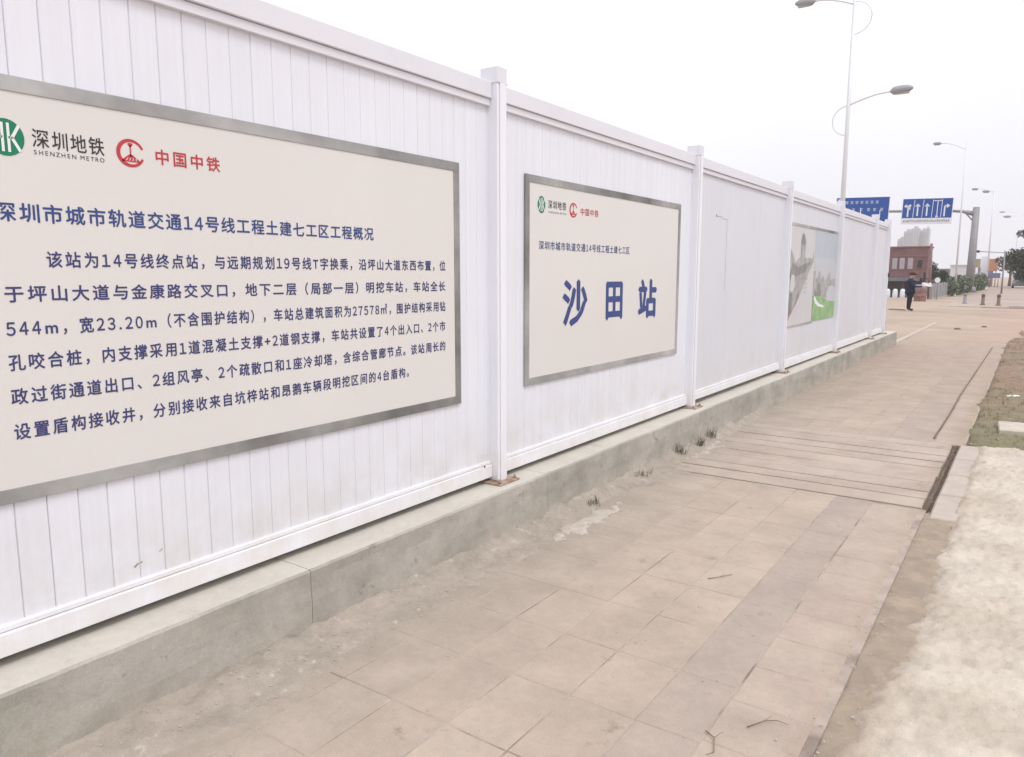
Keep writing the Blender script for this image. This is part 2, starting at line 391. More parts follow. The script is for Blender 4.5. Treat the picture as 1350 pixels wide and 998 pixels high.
# dust drifted against the plinth
def hd(x, y):
    d = x + 2.45
    wdt = .16 + .10 * nz(0, y, 1.1, 3) + (.16 * math.exp(-((y - 1.5) / .9) ** 2))
    t = 1 - d / max(.05, wdt)
    e2 = (.26 + .16 * nz(0, y, .8, 6)) * (1 if y < 6.9 else max(.2, 1 - (y - 6.9)))
    thin = .0165 * sst((e2 + .10 + .12 * nz(x, y, 3.5, 13) - d) / .22)
    return thin - .0135 + .05 * max(0, t) ** 1.3 * (1 + .7 * nz(x, y, 7, 1)) + .0045 * nz(x, y, 16, 5)
patch('dust_drift', fr(-2.47, -1.62, .014), fr(.3, 8.4, .02), lambda x, y: hd(x, y) > -.008, hd, M['dust'], kind='stuff',
      label='dried mud and dust drifted along the foot of the concrete plinth', cat='dried mud')
# pale spill of cement near the plinth
def spill(name, cx, cy, lx, ly, seed, label, h=.010):
    def f(x, y):
        q = 1 - ((x - cx) / lx) ** 2 - ((y - cy) / ly) ** 2
        q += 1.5 * nz(x, y, 8, seed)
        return -.003 + h * max(-.3, min(1, q * 1.6)) * (1 + .5 * nz(x, y, 18, seed))
    patch(name, fr(cx - lx * 1.5, cx + lx * 1.5, .010), fr(cy - ly * 1.4, cy + ly * 1.4, .014), lambda x, y: f(x, y) > 0.0, f, M['spill'],
          label=label, cat='cement spill')
spill('cement_spill', -2.20, 3.95, .08, .42, 11, 'long pale cement spill on the slabs at the plinth foot right of the first post')
spill('cement_spill', -2.32, 6.2, .10, .60, 21, 'pale hardened mortar smear beside the weeds at the plinth foot')
# rough cement apron on the right
def cedge(y): return -.40 + .05 * n2(0, y, 2.2, 9) + .03 * n2(0, y, 6, 2) + (-.10 * math.exp(-((y - 2.6) / .45) ** 2)) - .06 * sst((2.6 - y) / 1.2)
def hcem(x, y):
    e = cedge(y) + .03 * nz(x, y, 9, 4); t = sst((x - e) / .17) * (1 + .25 * nz(x, y, 22, 3))
    k = sst((7.95 + .12 * nz(x, 0, 3, 4) - y) / .12)
    return -.045 + (.062 + .010 * nz(x, y, 1.4, 6) + .006 * nz(x, y, 9, 7) + .012 * (.5 - abs(n2((x * .75 + y * .66) * .6, (y * .75 - x * .66) * 2.6, 2.0, 3)))) * t * k
patch('cement_apron', fr(-.62, 1.2, .013) + fr(1.26, 7, .25), fr(-.2, 8.15, .02), lambda x, y: y < 5.1 or x > -.30, hcem, M['cement'],
      kind='structure', label='rough pale cement apron to the right of the pavement')
# dirt filled joint between border slabs and cement
def hj(x, y): return -.016 + .007 * nz(x, y, 8, 12) + .010 * sst((x + .52) / .1)
patch('dirt_joint', fr(-.535, -.28, .012), fr(.6, 5.45, .03), lambda x, y: True, hj, M['soil2'] if 'soil2' in M else mat('tan_dirt', (.355, .285, .215), .95, var=.2, scale=9, bump=.8, bscale=50, dist=.006, c2=(.31, .255, .20)),
      kind='stuff', label='tan dirt filling the joint between border slabs and rough cement', cat='dirt')
# open drain slot and its kerb
mb = MB(); mb.box(-.495, -.415, 5.3, 7.78, -.075, -.045)
tag(mb.build('drain_slot', M['darksoil']), 'dark open slot along the right edge of the plank ramp', kind='structure')
kb = empty('kerb_run', (-.35, 5.3, 0)); tag(kb, 'short run of pale kerb stones right of the dark slot', 'kerb stones')
y = 5.32
for ln in (.62, .66, .60, .64):
    m_ = MB(); m_.box(-.092, .070, 0, ln - .012, -.08, .004, bev=.014); o = m_.build('kerb_stone', M['kerb'], kb, (0, y - 5.3, 0)); o.rotation_euler = (0, random.uniform(-.02, .02), random.uniform(-.006, .006)); y += ln

# dirt verge
def hv(x, y):
    e = -.50 + .10 * nz(0, y, 1.3, 3) + .04 * nz(x, y, 7, 3) + max(0, y - 20.0) * .055 + (.25 * nz(0, y, .5, 23) if y > 20 else 0)
    t = sst((x - e) / .16)
    b = sst((y - 7.85) / .25) * sst((36 - y) / 3)
    up = sst((y - 20.2) / .8)
    return -.05 + up * (.032 - .05 * (1 - sst((x - e) / .5))) + (.045 + .035 * nz(x, y, 1.1, 8) + .014 * nz(x, y, 6, 9) + .02 * t) * t * b
patch('dirt_verge', fr(-.68, 2.2, .030) + fr(2.4, 7, .4), fr(7.8, 36, .055), lambda x, y: True, hv, M['soil'], kind='structure',
      label='reddish and olive dirt verge right of the pavement')

# grass and litter on the verge
def blades(name, n, area, h, mt, seed, **tg):
    rnd = random.Random(seed); V = []; F = []
    for _ in range(n):
        x, y, z = area(rnd)
        for q in range(rnd.randint(3, 6)):
            a = rnd.uniform(0, 6.28); ln = h * rnd.uniform(.4, 1.2); le = rnd.uniform(.2, .9)
            dx, dy = math.cos(a), math.sin(a); w_ = .0015 + h * .012
            bx, by = x + rnd.uniform(-.015, .015), y + rnd.uniform(-.015, .015)
            k = len(V)
            V += [(bx - dy * w_, by + dx * w_, z - .01), (bx + dy * w_, by - dx * w_, z - .01),
                  (bx + dx * ln * le * .5 + dy * w_ * .7, by + dy * ln * le * .5 - dx * w_ * .7, z + ln * .6),
                  (bx + dx * ln * le * .5 - dy * w_ * .7, by + dy * ln * le * .5 + dx * w_ * .7, z + ln * .6),
                  (bx + dx * ln * le, by + dy * ln * le, z + ln * (1 - .35 * le))]
            F += [(k, k + 1, k + 2, k + 3), (k + 3, k + 2, k + 4)]
    me = bpy.data.meshes.new(name); me.from_pydata(V, [], F); me.materials.append(mt)
    o = link_mesh(name, me); tag(o, **tg); return o
def garea(r):
    while True:
        x = r.uniform(-.40, 3.2); y = r.uniform(7.95, 33.0)
        if nz(x, y, .9, 17) > .02 or y < 9: break
    return x, y, hv(x, y)
blades('grass', 4200, garea, .045, M['grass'], 5, kind='stuff', label='short dry olive grass scattered over the dirt verge', cat='grass')
# gravel
def gravel(name, n, area, smin, smax, mt, seed, **tg):
    rnd = random.Random(seed); V = []; F = []
    for _ in range(n):
        x, y, z = area(rnd); s = rnd.uniform(smin, smax); k = len(V)
        pts = [(1, 0, 0), (0, 1, 0), (-1, 0, 0), (0, -1, 0), (0, 0, .8), (0, 0, -.6)]
        V += [(x + p[0] * s * rnd.uniform(.6, 1.2), y + p[1] * s * rnd.uniform(.6, 1.2), z + p[2] * s * rnd.uniform(.6, 1.1)) for p in pts]
        for a, b in ((0, 1), (1, 2), (2, 3), (3, 0)): F += [(k + a, k + b, k + 4), (k + b, k + a, k + 5)]
    me = bpy.data.meshes.new(name); me.from_pydata(V, [], F); me.materials.append(mt)
    o = link_mesh(name, me); tag(o, **tg); return o
def parea(r):
    if r.random() < .5: x = -2.42 + abs(r.gauss(0, .16)); y = r.uniform(.8, 8)
    elif r.random() < .5: x = r.gauss(-.47, .05); y = r.uniform(1, 8)
    else: x = r.uniform(-2.4, -.5); y = r.uniform(.8, 14)
    return x, y, .003 + max(0, hd(x, y) if x < -2.1 else 0)
gravel('grit', 1500, parea, .0015, .006, M['spill'], 3, kind='stuff', label='grit and crumbs of mortar scattered over the pavement', cat='grit')
gravel('verge_rubble', 2200, lambda r: (lambda x, y: (x, y, hv(x, y) + .004))(r.uniform(-.4, 3), r.uniform(8, 33)), .004, .02, M['slab_pink'], 9, kind='stuff',
       label='small rubble stones scattered over the dirt verge', cat='rubble')
gravel('cement_crumbs', 420, lambda r: (lambda x, y: (x, y, hcem(x, y) + .001))(r.uniform(-.36, 1.2), r.uniform(1.3, 7.6)), .0012, .004, M['dust'], 12, kind='stuff',
       label='dark crumbs scattered over the rough cement apron', cat='grit')
# weeds at the foot of the plinth
for (wx, wy, n, h, lab) in [(-2.36, 6.35, 11, .11, 'dark spindly weed at the plinth foot just before the corner in the plinth'),
                            (-2.38, 5.95, 8, .12, 'dark ragged weed at the plinth foot left of the plank ramp'),
                            (-2.40, 6.75, 8, .13, 'thin dark weed stalks against the plinth at the far end of the plank ramp'),
                            (-2.36, 5.15, 7, .07, 'low weed tuft at the plinth foot below the station name board'),
                            (-2.34, 4.32, 8, .055, 'tiny weed sprout above the pale cement spill')]:
    blades('weed', n, (lambda a, b: lambda r: (a + r.gauss(0, .015), b + r.gauss(0, .035), .01))(wx, wy), h, M['weed'], int(wy * 100), label=lab, cat='weed')

# concrete slab left in the dirt
m_ = MB(); m_.box(-.24, .42, -.26, .26, -.03, .035, bev=.008)
o = m_.build('concrete_block', M['cement'], None, (.06, 8.75, .035)); o.rotation_euler = (0, 0, .06)
tag(o, 'pale flat concrete block lying in the dirt verge', 'concrete block')
m_ = MB(); 
for (a, b) in ((0, 0), (.03, .02)): m_.box(-.05 + a, .05 + a, -.035 + b, .03 + b, a * .3, .012 + a * .3, rot=Matrix.Rotation(a * 12, 4, 'Z'))
tag(m_.build('litter', M['paper'], None, (-.12, 11.25, .02)), 'crumpled white scrap of litter on the dirt verge', 'litter')
# a rod lying along the pavement edge
m_ = MB(); m_.tube([(-.668, 8.0, .003), (-.660, 9.6, .005), (-.672, 11.2, .004), (-.664, 12.6, .004), (-.65, 15, .005), (-.63, 19.0, .004)], .009, 6)
tag(m_.build('rod', M['bark']), 'thin dark rod lying along the right edge of the pavement', 'rod')
# twigs
for pts, lab in [([(-.69, 2.40, .006), (-.65, 2.46, .012), (-.615, 2.485, .014), (-.575, 2.49, .010)], 'curved brown twig on the border slab near the dirt joint'),
                 ([(-.80, 2.30, .005), (-.76, 2.27, .012), (-.735, 2.20, .008), (-.75, 2.17, .010)], 'small crooked twig on the border slab left of the curved twig'),
                 ([(-1.255, 3.55, .004), (-1.21, 3.59, .010), (-1.17, 3.67, .006)], 'short dark twig on the yellowish slabs')]:
    m_ = MB(); m_.tube(pts, [.0022, .0019, .0015, .001][:len(pts)], 5)
    q = Vector(pts[1]); m_.tube([q, q + Vector((.02, .03, .012))], [.0013, .0008], 4)
    tag(m_.build('twig', M['bark']), lab, 'twig')
for (sx, sy, s_, lab) in [(-1.72, 25.0, .10, 'dark clod on the beige ground left of the other clod'), (-1.14, 26.6, .08, 'dark clod on the beige ground nearer the dirt verge')]:
    bm = bmesh.new(); bmesh.ops.create_icosphere(bm, subdivisions=2, radius=s_)
    for v in bm.verts: v.co *= 1 + .3 * nz(v.co.x * 8, v.co.y * 8, 1, v.co.z * 8); v.co.z *= .45
    me = bpy.data.meshes.new('clod'); bm.to_mesh(me); bm.free(); me.materials.append(M['darksoil'])
    tag(link_mesh('clod', me, None, (sx, sy, .0)), lab, 'clod')

# ---------------------------------------------------------------- plinth under the hoarding
PY = [.45, 3.57, 6.68, 9.80, 12.90, 16.08, 17.62]
pl = empty('plinth', (-2.6, 0, 0)); tag(pl, 'low grey cast concrete plinth carrying the white hoarding', 'plinth')
def plinth_seg(y0, y1):
    bm = bmesh.new()
    prof = [(.160, -.05), (.160, .292), (.150, .300), (-.42, .300), (-.42, -.05)]
    n = max(2, int((y1 - y0) / .04)); rows = []
    for j in range(n + 1):
        yy = y0 + (y1 - y0) * j / n; r = []
        # subdivided front
        pts = [(.160, -.05 + .342 * k / 8) for k in range(9)] + [(.148, .300), (.05, .300), (-.10, .300), (-.42, .300), (-.42, -.05)]
        for k, (px, pz) in enumerate(pts):
            dx = .009 * nz(yy * 1.0, pz * 3, 2.2, 2) if k < 10 else 0
            dz = .004 * nz(yy, px * 3, 1.5, 5) if k > 7 and k < 13 else 0
            r.append(bm.verts.new((px + dx, yy, pz + dz)))
        rows.append(r)
    for r0, r1 in zip(rows, rows[1:]):
        for k in range(len(r0) - 1):
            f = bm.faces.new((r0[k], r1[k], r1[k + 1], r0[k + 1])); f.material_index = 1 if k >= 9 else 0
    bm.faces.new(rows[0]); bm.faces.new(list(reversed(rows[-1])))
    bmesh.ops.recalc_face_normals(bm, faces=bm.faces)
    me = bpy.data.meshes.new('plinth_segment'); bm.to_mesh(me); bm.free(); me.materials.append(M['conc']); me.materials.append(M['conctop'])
    return link_mesh('plinth_segment', me, pl)
cuts = [-.6, 1.98, 3.88, 7.15, 10.2, 13.3, 16.2, 18.6]
for a, b in zip(cuts, cuts[1:]): plinth_seg(a + .0014, b - .0014)
# low paved lip continuing past the plinth
m_ = MB(); m_.box(-2.60, -2.49, 18.62, 28, -.05, .018, bev=.006)
tag(m_.build('kerb_strip', M['kerb']), 'pale flush strip continuing past the end of the plinth', kind='structure')

# ---------------------------------------------------------------- the hoarding
fence = empty('hoarding', (-2.64, 0, .30)); tag(fence, 'long white steel panel hoarding on a concrete plinth along the pavement', 'hoarding')
FX, FZ = -2.64, .30
def fadd(mb_, name, m, x=0, y=0, z=0): return mb_.build(name, m, fence, (x, y, z))
# slat: 98 mm wide, bevelled edges
def slat_mesh(wd, h, name, ribs=False):
    bm = bmesh.new()
    if ribs:
        n = int(wd / .1); prof = [(0, -.006)]
        prof = [(0, -.004), (.003, 0), (wd - .003, 0), (wd, -.004)]
    else: prof = [(0, -.0045), (.0028, -.0005), (.006, 0), (wd - .006, 0), (wd - .0022, -.0005), (wd, -.0045)]
    prof = prof + [(wd, -.05), (0, -.05)]
    lo = [bm.verts.new((x, y, 0)) for y, x in prof]; hi = [bm.verts.new((x, y, h)) for y, x in prof]
    n = len(prof)
    for k in range(n): bm.faces.new((lo[k], lo[(k + 1) % n], hi[(k + 1) % n], hi[k]))
    bmesh.ops.recalc_face_normals(bm, faces=bm.faces)
    me = bpy.data.meshes.new(name); bm.to_mesh(me); bm.free(); me.materials.append(M['slat']); return me
sm = slat_mesh(.0972, 2.10, 'slat')
for b in range(2):
    y0, y1 = PY[b], PY[b + 1]
    y = 1.067 - .098 * 6 if b == 0 else y0 + .05
    while y < y1 - .05:
        o = link_mesh('slat', sm, fence, (random.uniform(-.0008, .0004), y, .12)); y += .098
pm_ = {}
for b in range(2, 6):
    y0, y1 = PY[b] + .03, PY[b + 1] - .03
    n = 3 if b < 5 else 2; wd = (y1 - y0) / n
    me_ = slat_mesh(wd - .003, 2.10, 'panel', True); me_.materials[0] = M['panelgrey']
    for k in range(n):
        link_mesh('panel', me_, fence, (random.uniform(-.001, .001), y0 + k * wd, .12))
for b in range(6):
    y0, y1 = PY[b] + .048, PY[b + 1] - .048; cy = (y0 + y1) / 2; hl = (y1 - y0) / 2
    m_ = MB(); m_.box(-.06, .035, -hl, hl, 2.245, 2.335, bev=.003); tr = fadd(m_, 'top_rail', M['rail'], 0, cy, 0)
    m_ = MB(); m_.box(-.055, .022, -hl, hl, 2.205, 2.243, bev=.002); m_.build('rail_lip', M['rail'], tr)
    m_ = MB(); m_.box(-.055, .030, -hl, hl, .035 if b != 2 else .05, .112, bev=.003); br = fadd(m_, 'bottom_rail', M['post'], 0, cy, 0)
    m_ = MB(); m_.box(-.055, .018, -hl, hl, .114, .132, bev=.002); m_.build('rail_lip', M['post'], br)
    m_ = MB(); m_.box(-.15, -.11, -hl, hl, .0, .30); fadd(m_, 'added_shade_plate', M['dark'], 0, cy, 0)  # unseen dark plate added behind the rail to keep the slit dark
for i, py in enumerate(PY):
    pe = MB(); pe.box(-.05, .072, -.046, .046, .012, 2.41 if i else 2.41, bev=.004)
    po = fadd(pe, 'post', M['post'], 0, py, 0)
    m_ = MB(); m_.box(.0735, .079, -.028, .028, .012, 2.33, bev=.001); m_.build('cover_strip', M['post'], po)
    m_ = MB(); m_.box(-.054, .078, -.050, .050, 2.33, 2.336, bev=.001); m_.box(-.050, .0735, -.0465, .0465, 2.336, 2.42, bev=.004)
    m_.build('post_cap', M['rail'], po)
    m_ = MB(); m_.box(-.09, .13, -.10, .10, 0.0, .011, bev=.002); bp_ = m_.build('base_plate', M['rust'], po)
    m_ = MB()
    for sy in (-.078, .078):
        m_.lathe([(.011, 0), (.011, .014), (.006, .014), (.006, .024)], 6, (.105, sy, .011))
    m_.build('anchor_bolt', M['rust'], bp_)
m_ = MB(); m_.lathe([(.006, 0), (.006, .003)], 8)
o = m_.build('bolt_hole', M['dark'], fence, (.0305, 3.44, .155 - .04)); o.rotation_euler = (0, R(90), 0)
m_ = MB(); m_.box(0, .03, -.03, .03, -.04, .04, bev=.005); fadd(m_, 'lock', M['dark'], .079, PY[6], 1.26)
for (sy_, sz_, a_, b_) in ((1.346, .487, .010, .006), (1.365, .492, .004, .006), (1.442, .516, .008, .004)):
    m_ = MB(); m_.box(0, .0006, -a_, a_, -b_ * .5, b_ * .5, rot=Matrix.Rotation(.6, 4, 'X')); m_.build('scuff', M['rust'], fence, (.0006, sy_, sz_ - .30))
# faint outline left on the third bay
m_ = MB()
m_.box(0, .001, 7.32, 7.50, 1.832, 1.837); m_.box(0, .001, 7.50, 7.63, 1.817, 1.8215); m_.box(0, .001, 7.629, 7.633, 1.1, 1.816); m_.box(0, .001, 7.30, 7.325, 1.825, 1.85)
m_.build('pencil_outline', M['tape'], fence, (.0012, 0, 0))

# ---------------------------------------------------------------- writing
_gl = {}
def glyph(ch, bold):
    """one glyph as a mesh, unit em, thickened by overlaid copies at slightly different depths"""
    k = (ch, bold)
    if k in _gl: return _gl[k]
    c = bpy.data.curves.new('t', 'FONT'); c.body = ch; c.size = 1.0; c.resolution_u = 3
    o = bpy.data.objects.new('t', c); col.objects.link(o); bpy.context.view_layer.update()
    src = bpy.data.meshes.new_from_object(o.evaluated_get(bpy.context.evaluated_depsgraph_get()))
    V0 = [v.co.copy() for v in src.vertices]; F0 = [tuple(p.vertices) for p in src.polygons]
    bpy.data.meshes.remove(src); bpy.data.objects.remove(o); bpy.data.curves.remove(c)
    V = []; F = []
    sh = [(0, 0)] if not bold else [(bold, 0), (-bold, 0), (0, bold), (0, -bold)]
    for i, (dx, dy) in enumerate(sh):
        n = len(V); V += [(v.x + dx, v.y + dy, i * .006) for v in V0]; F += [tuple(n + q for q in f) for f in F0]
    _gl[k] = (V, F); return _gl[k]
HALF = {',': .34, '.': .34, '+': .62, ' ': .4, 'm': .95}
def adv(ch):
    if ch in HALF: return HALF[ch]
    if '0' <= ch <= '9': return .60
    if ch == 'T': return .62
    return .76 if ch.isascii() else 1.0
ROT_WALL = (R(90), 0, R(90))            # text reading along +Y, facing +X
def wall_text(s, y0, y1, zc, h, m, parent, bold=0.0, x=.0, gap=.12, sq=None):
    """flat printed characters from y0 to y1, each a part of the board"""
    tot = sum(adv(c) for c in s) + gap * (len(s) - 1)
    u = (y1 - y0) / tot; pos = y0
    for ch in s:
        w_ = adv(ch) * u
        if ch.strip():
            V, F = glyph(chr(ord(ch) + 0xFEE0) if '0' <= ch <= '9' else ch, bold)
            xs_ = [v[0] for v in V]; ys_ = [v[1] for v in V]
            mx_, full = (min(xs_) + max(xs_)) / 2, (not ch.isascii()) and ch not in '，。、（）'
            ky = h / .90; kx = min(ky, u * 1.06) if (full or ch in '，。、（）') else min(ky, w_ / max(.05, max(xs_) - min(xs_)) * .94)
            if full: kx = min(ky * 1.25, u * 1.0 / .93 * .96)
            xc = w_ / 2 if ch not in '，。、（）' else 0
            me = bpy.data.meshes.new('character')
            if ch in '，。、（）': P_ = [(v[0] * u * .98, (v[1] - .36) * ky, v[2] * .01) for v in V]
            else: P_ = [((v[0] - mx_) * kx + w_ / 2, (v[1] - .36) * ky, v[2] * .01) for v in V]
            me.from_pydata(P_, [], F); me.materials.append(m)
            o = link_mesh('character', me, parent, (x, pos, zc)); o.rotation_euler = ROT_WALL
        pos += w_ + gap * u
def wall_poly(mb_, pts, mi=0, x=0):
    mb_.poly([(x, a, b) for a, b in pts], mi)
def arc_band(mb_, cy, cz, r0, r1, a0, a1, n=40, x=0, mi=0, sy=1, cres=0, ca=180):
    P_ = []
    for k in range(n + 1):
        t = R(a0 + (a1 - a0) * k / n); d = cres * (0.5 + .5 * math.cos(t - R(ca)))
        P_.append(((cy + (r0 - d) * math.cos(t) * sy, cz + (r0 - d) * math.sin(t)), (cy + r1 * math.cos(t) * sy, cz + r1 * math.sin(t))))
    for (a, b), (c_, d_) in zip(P_, P_[1:]): wall_poly(mb_, [a, b, d_, c_], mi, x)
def stroke(mb_, y0, z0, y1, z1, w_, x=0, mi=0):
    d = Vector((y1 - y0, z1 - z0)); n_ = Vector((-d.y, d.x)).normalized() * w_ / 2
    wall_poly(mb_, [(y0 - n_.x, z0 - n_.y), (y0 + n_.x, z0 + n_.y), (y1 + n_.x, z1 + n_.y), (y1 - n_.x, z1 - n_.y)], mi, x)
def green_logo(parent, cy, cz, r, sy=1.0, x=0):
    m_ = MB()
    wall_poly(m_, [(cy + r * sy * math.cos(2 * math.pi * k / 36), cz + r * math.sin(2 * math.pi * k / 36)) for k in range(36)])
    lg = m_.build('emblem', M['green'], parent, (x, 0, 0), recalc=False)
    m_ = MB(); s_ = r
    for sg in (-1, 1):
        stroke(m_, cy + sg * .16 * s_ * sy, cz + .78 * s_, cy + sg * .16 * s_ * sy, cz - .78 * s_, .15 * s_ * sy)
        pr_ = [(.74, .70), (.55, .36), (.34, .0), (.55, -.36), (.74, -.70)]
        for (a, b), (c_, d_) in zip(pr_, pr_[1:]): stroke(m_, cy + sg * a * s_ * sy, cz + b * s_, cy + sg * c_ * s_ * sy, cz + d_ * s_, .17 * s_ * sy)
        stroke(m_, cy + sg * .16 * s_ * sy, cz, cy + sg * .36 * s_ * sy, cz, .12 * s_, mi=0)
    m_.build('emblem_mark', M['white'], lg, (.0006, 0, 0))
def red_logo(parent, cy, cz, r, sy=1.0, x=0):
    m_ = MB()
    arc_band(m_, cy, cz, r * .84, r, 22, 338, 44, sy=sy, cres=r * .12)
    stroke(m_, cy, cz + r * .56, cy, cz - r * .25, r * .10 * sy)
    wall_poly(m_, [(cy - r * .2 * sy, cz + r * .62), (cy - r * .06 * sy, cz + r * .44), (cy + r * .06 * sy, cz + r * .44), (cy + r * .2 * sy, cz + r * .62)])
    stroke(m_, cy - r * .16 * sy, cz + r * .66, cy + r * .16 * sy, cz + r * .66, r * .09)
    wall_poly(m_, [(cy - r * .62 * sy, cz - r * .50), (cy - r * .1 * sy, cz - r * .10), (cy + r * .1 * sy, cz - r * .10), (cy + r * .62 * sy, cz - r * .50), (cy + r * .62 * sy, cz - r * .62), (cy - r * .62 * sy, cz - r * .62)])
    lg = m_.build('emblem', M['red'], parent, (x, 0, 0))
    m_ = MB()
    for k in range(4): stroke(m_, cy + (-.36 + .24 * k) * r * sy, cz - .55 * r, cy + (-.26 + .24 * k) * r * sy * .8, cz - .34 * r, r * .05 * sy)
    m_.build('emblem_mark', M['banner'], lg, (.0006, 0, 0))

def board(name, y0, y1, z0, z1, fr_w, label, cat):
    """printed board fixed flat on the hoarding; its origin is at the wall face"""
    m_ = MB(); m_.box(.002, .010, y0, y1, z0, z1)
    o = m_.build(name, M['banner'], None, (FX, 0, 0)); tag(o, label, cat)
    for (a, b, c_, d_) in ((y0 - fr_w, y1 + fr_w, z1, z1 + fr_w), (y0 - fr_w, y1 + fr_w, z0 - fr_w, z0), (y0 - fr_w, y0, z0, z1), (y1, y1 + fr_w, z0, z1)):
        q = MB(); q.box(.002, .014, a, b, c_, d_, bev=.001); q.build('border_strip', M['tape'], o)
    return o
BX = .0112
# board 1 : project description
b1 = board('project_board', .895, 3.200, .873, 2.112, .047, 'big cream board full of dark blue Chinese text lines, on the nearest hoarding bay', 'information board')
green_logo(b1, 1.036, 1.972, .056, .95, BX)
wall_text('深圳地铁', 1.110, 1.335, 1.980, .056, M['black'], b1, .008, BX)
wall_text('SHENZHEN METRO', 1.110, 1.333, 1.938, .018, M['black'], b1, 0, BX, gap=.05)
red_logo(b1, 1.425, 1.974, .048, 1.04, BX)
wall_text('中国中铁', 1.512, 1.775, 1.973, .052, M['red'], b1, .018, BX, gap=.2)
wall_text('深圳市城市轨道交通14号线工程土建七工区工程概况', .985, 2.590, 1.745, .057, M['navy2'], b1, .018, BX)
lines = [('该站为14号线终点站,与远期规划19号线T字换乘,沿坪山大道东西布置,位', 1.122, 3.124, 1.600),
         ('于坪山大道与金康路交叉口,地下二层(局部一层)明挖车站,车站全长', .992, 3.122, 1.4905),
         ('544m,宽23.20m(不含围护结构),车站总建筑面积为27578㎡,围护结构采用钻', .988, 3.120, 1.382),
         ('孔咬合桩,内支撑采用1道混凝土支撑+2道钢支撑,车站共设置了4个出入口、2个市', .987, 3.118, 1.2745),
         ('政过街通道出口、2组风亭、2个疏散口和1座冷却塔,含综合管廊节点。该站周长的', .985, 3.117, 1.1655),
         ('设置盾构接收井,分别接收来自坑梓站和昂鹅车辆段明挖区间的4台盾构。', .984, 2.850, 1.052)]
for s_, a, b, zc in lines:
    wall_text(s_.replace(',', '，').replace('(', '（').replace(')', '）'), a, b, zc, .050, M['navy'], b1, .019, BX, gap=.18)
# board 2 : station name
b2 = board('station_board', 3.945, 6.330, .890, 2.128, .047, 'cream board with three large blue characters, on the second bay of the hoarding', 'information board')
green_logo(b2, 4.085, 2.000, .054, .85, BX)
wall_text('深圳地铁', 4.163, 4.395, 2.008, .052, M['black'], b2, .006, BX)
wall_text('SHENZHEN METRO', 4.163, 4.393, 1.960, .017, M['black'], b2, 0, BX, gap=.05)
red_logo(b2, 4.490, 1.992, .050, 1.05, BX)
wall_text('中国中铁', 4.585, 4.850, 1.990, .048, M['red'], b2, .01, BX)
wall_text('深圳市城市轨道交通14号线工程土建七工区', 4.055, 5.370, 1.742, .054, M['navy2'], b2, .012, BX)
for s_, a, b in (('沙', 4.355, 4.705), ('田', 4.985, 5.265), ('站', 5.545, 5.905)):
    V, F = glyph(s_, .034); xs_ = [v[0] for v in V]; ys_ = [v[1] for v in V]; hh = .325 if s_ != '田' else .29
    me_ = bpy.data.meshes.new('large_character')
    me_.from_pydata([((v[0] - min(xs_)) / (max(xs_) - min(xs_)) * (b - a), ((v[1] - min(ys_)) / (max(ys_) - min(ys_)) - .5) * hh, v[2] * .01) for v in V], [], F)
    me_.materials.append(M['navy2'])
    o = link_mesh('large_character', me_, b2, (BX, a, 1.358)); o.rotation_euler = ROT_WALL
# board 3 : picture poster
m_ = MB(); m_.box(.002, .008, 10.02, 12.84, .885, 2.20)
pc = m_.build('picture_poster', M['pgrey'], None, (FX, 0, 0)); tag(pc, 'picture poster, grey drawing left and green lawn right, on the fourth bay of the hoarding', 'poster')
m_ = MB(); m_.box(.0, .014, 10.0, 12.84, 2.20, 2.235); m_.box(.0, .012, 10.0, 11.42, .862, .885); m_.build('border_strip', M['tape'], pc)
def pp(name, polys, mt, x, parent=pc):
    q = MB()
    for p_ in polys: wall_poly(q, p_)
    return q.build(name, mt, parent, (x, 0, 0))
pp('printed_sky', [[(11.40, 1.80), (12.84, 1.80), (12.84, 2.20), (11.40, 2.20)]], M['psky'], .0092)
pp('printed_haze', [[(11.40, 1.45), (12.84, 1.45), (12.84, 1.80), (11.40, 1.80)]], M['psky2'], .0092)
sil = [(11.40, 1.22), (11.40, 1.60), (11.50, 1.62), (11.52, 1.50), (11.66, 1.52), (11.70, 1.62), (11.80, 1.60), (11.86, 1.50), (12.0, 1.55), (12.05, 1.48), (12.25, 1.50), (12.35, 1.60), (12.46, 1.61), (12.5, 1.48), (12.84, 1.5), (12.84, 1.22)]
pp('printed_town', [sil], M['pmid'], .0100)
pp('printed_trees', [[(11.45, 1.20), (11.5, 1.36), (11.62, 1.30), (11.7, 1.45), (11.82, 1.42), (11.9, 1.25), (12.0, 1.20)]], M['pdark'], .0106)
pp('printed_mound', [[(12.2, 1.10), (12.24, 1.28), (12.4, 1.38), (12.6, 1.40), (12.84, 1.36), (12.84, 1.10)]], M['psky2'], .0112)
pp('printed_lawn', [[(11.40, .885), (12.84, .885), (12.84, 1.14), (12.3, 1.16), (12.0, 1.24), (11.40, 1.25)]], M['pgreen'], .0118)
pp('printed_path', [[(11.45, 1.22), (11.55, 1.14), (11.75, 1.09), (12.1, 1.06), (12.1, 1.09), (11.8, 1.13), (11.62, 1.19), (11.52, 1.25)]], M['white'], .0124)
fig = [(10.06, 1.30), (10.06, 1.92), (10.2, 1.84), (10.36, 1.72), (10.52, 1.78), (10.62, 1.80), (10.60, 2.02), (10.66, 2.12), (10.76, 2.12), (10.86, 2.03), (10.84, 1.80), (10.98, 1.78), (11.1, 1.80), (11.28, 1.78), (11.33, 1.90), (11.34, 1.74), (11.0, 1.52), (10.7, 1.30), (10.4, 1.12), (10.06, .98)]
pp('printed_drawing', [fig], M['pmid'], .0100)
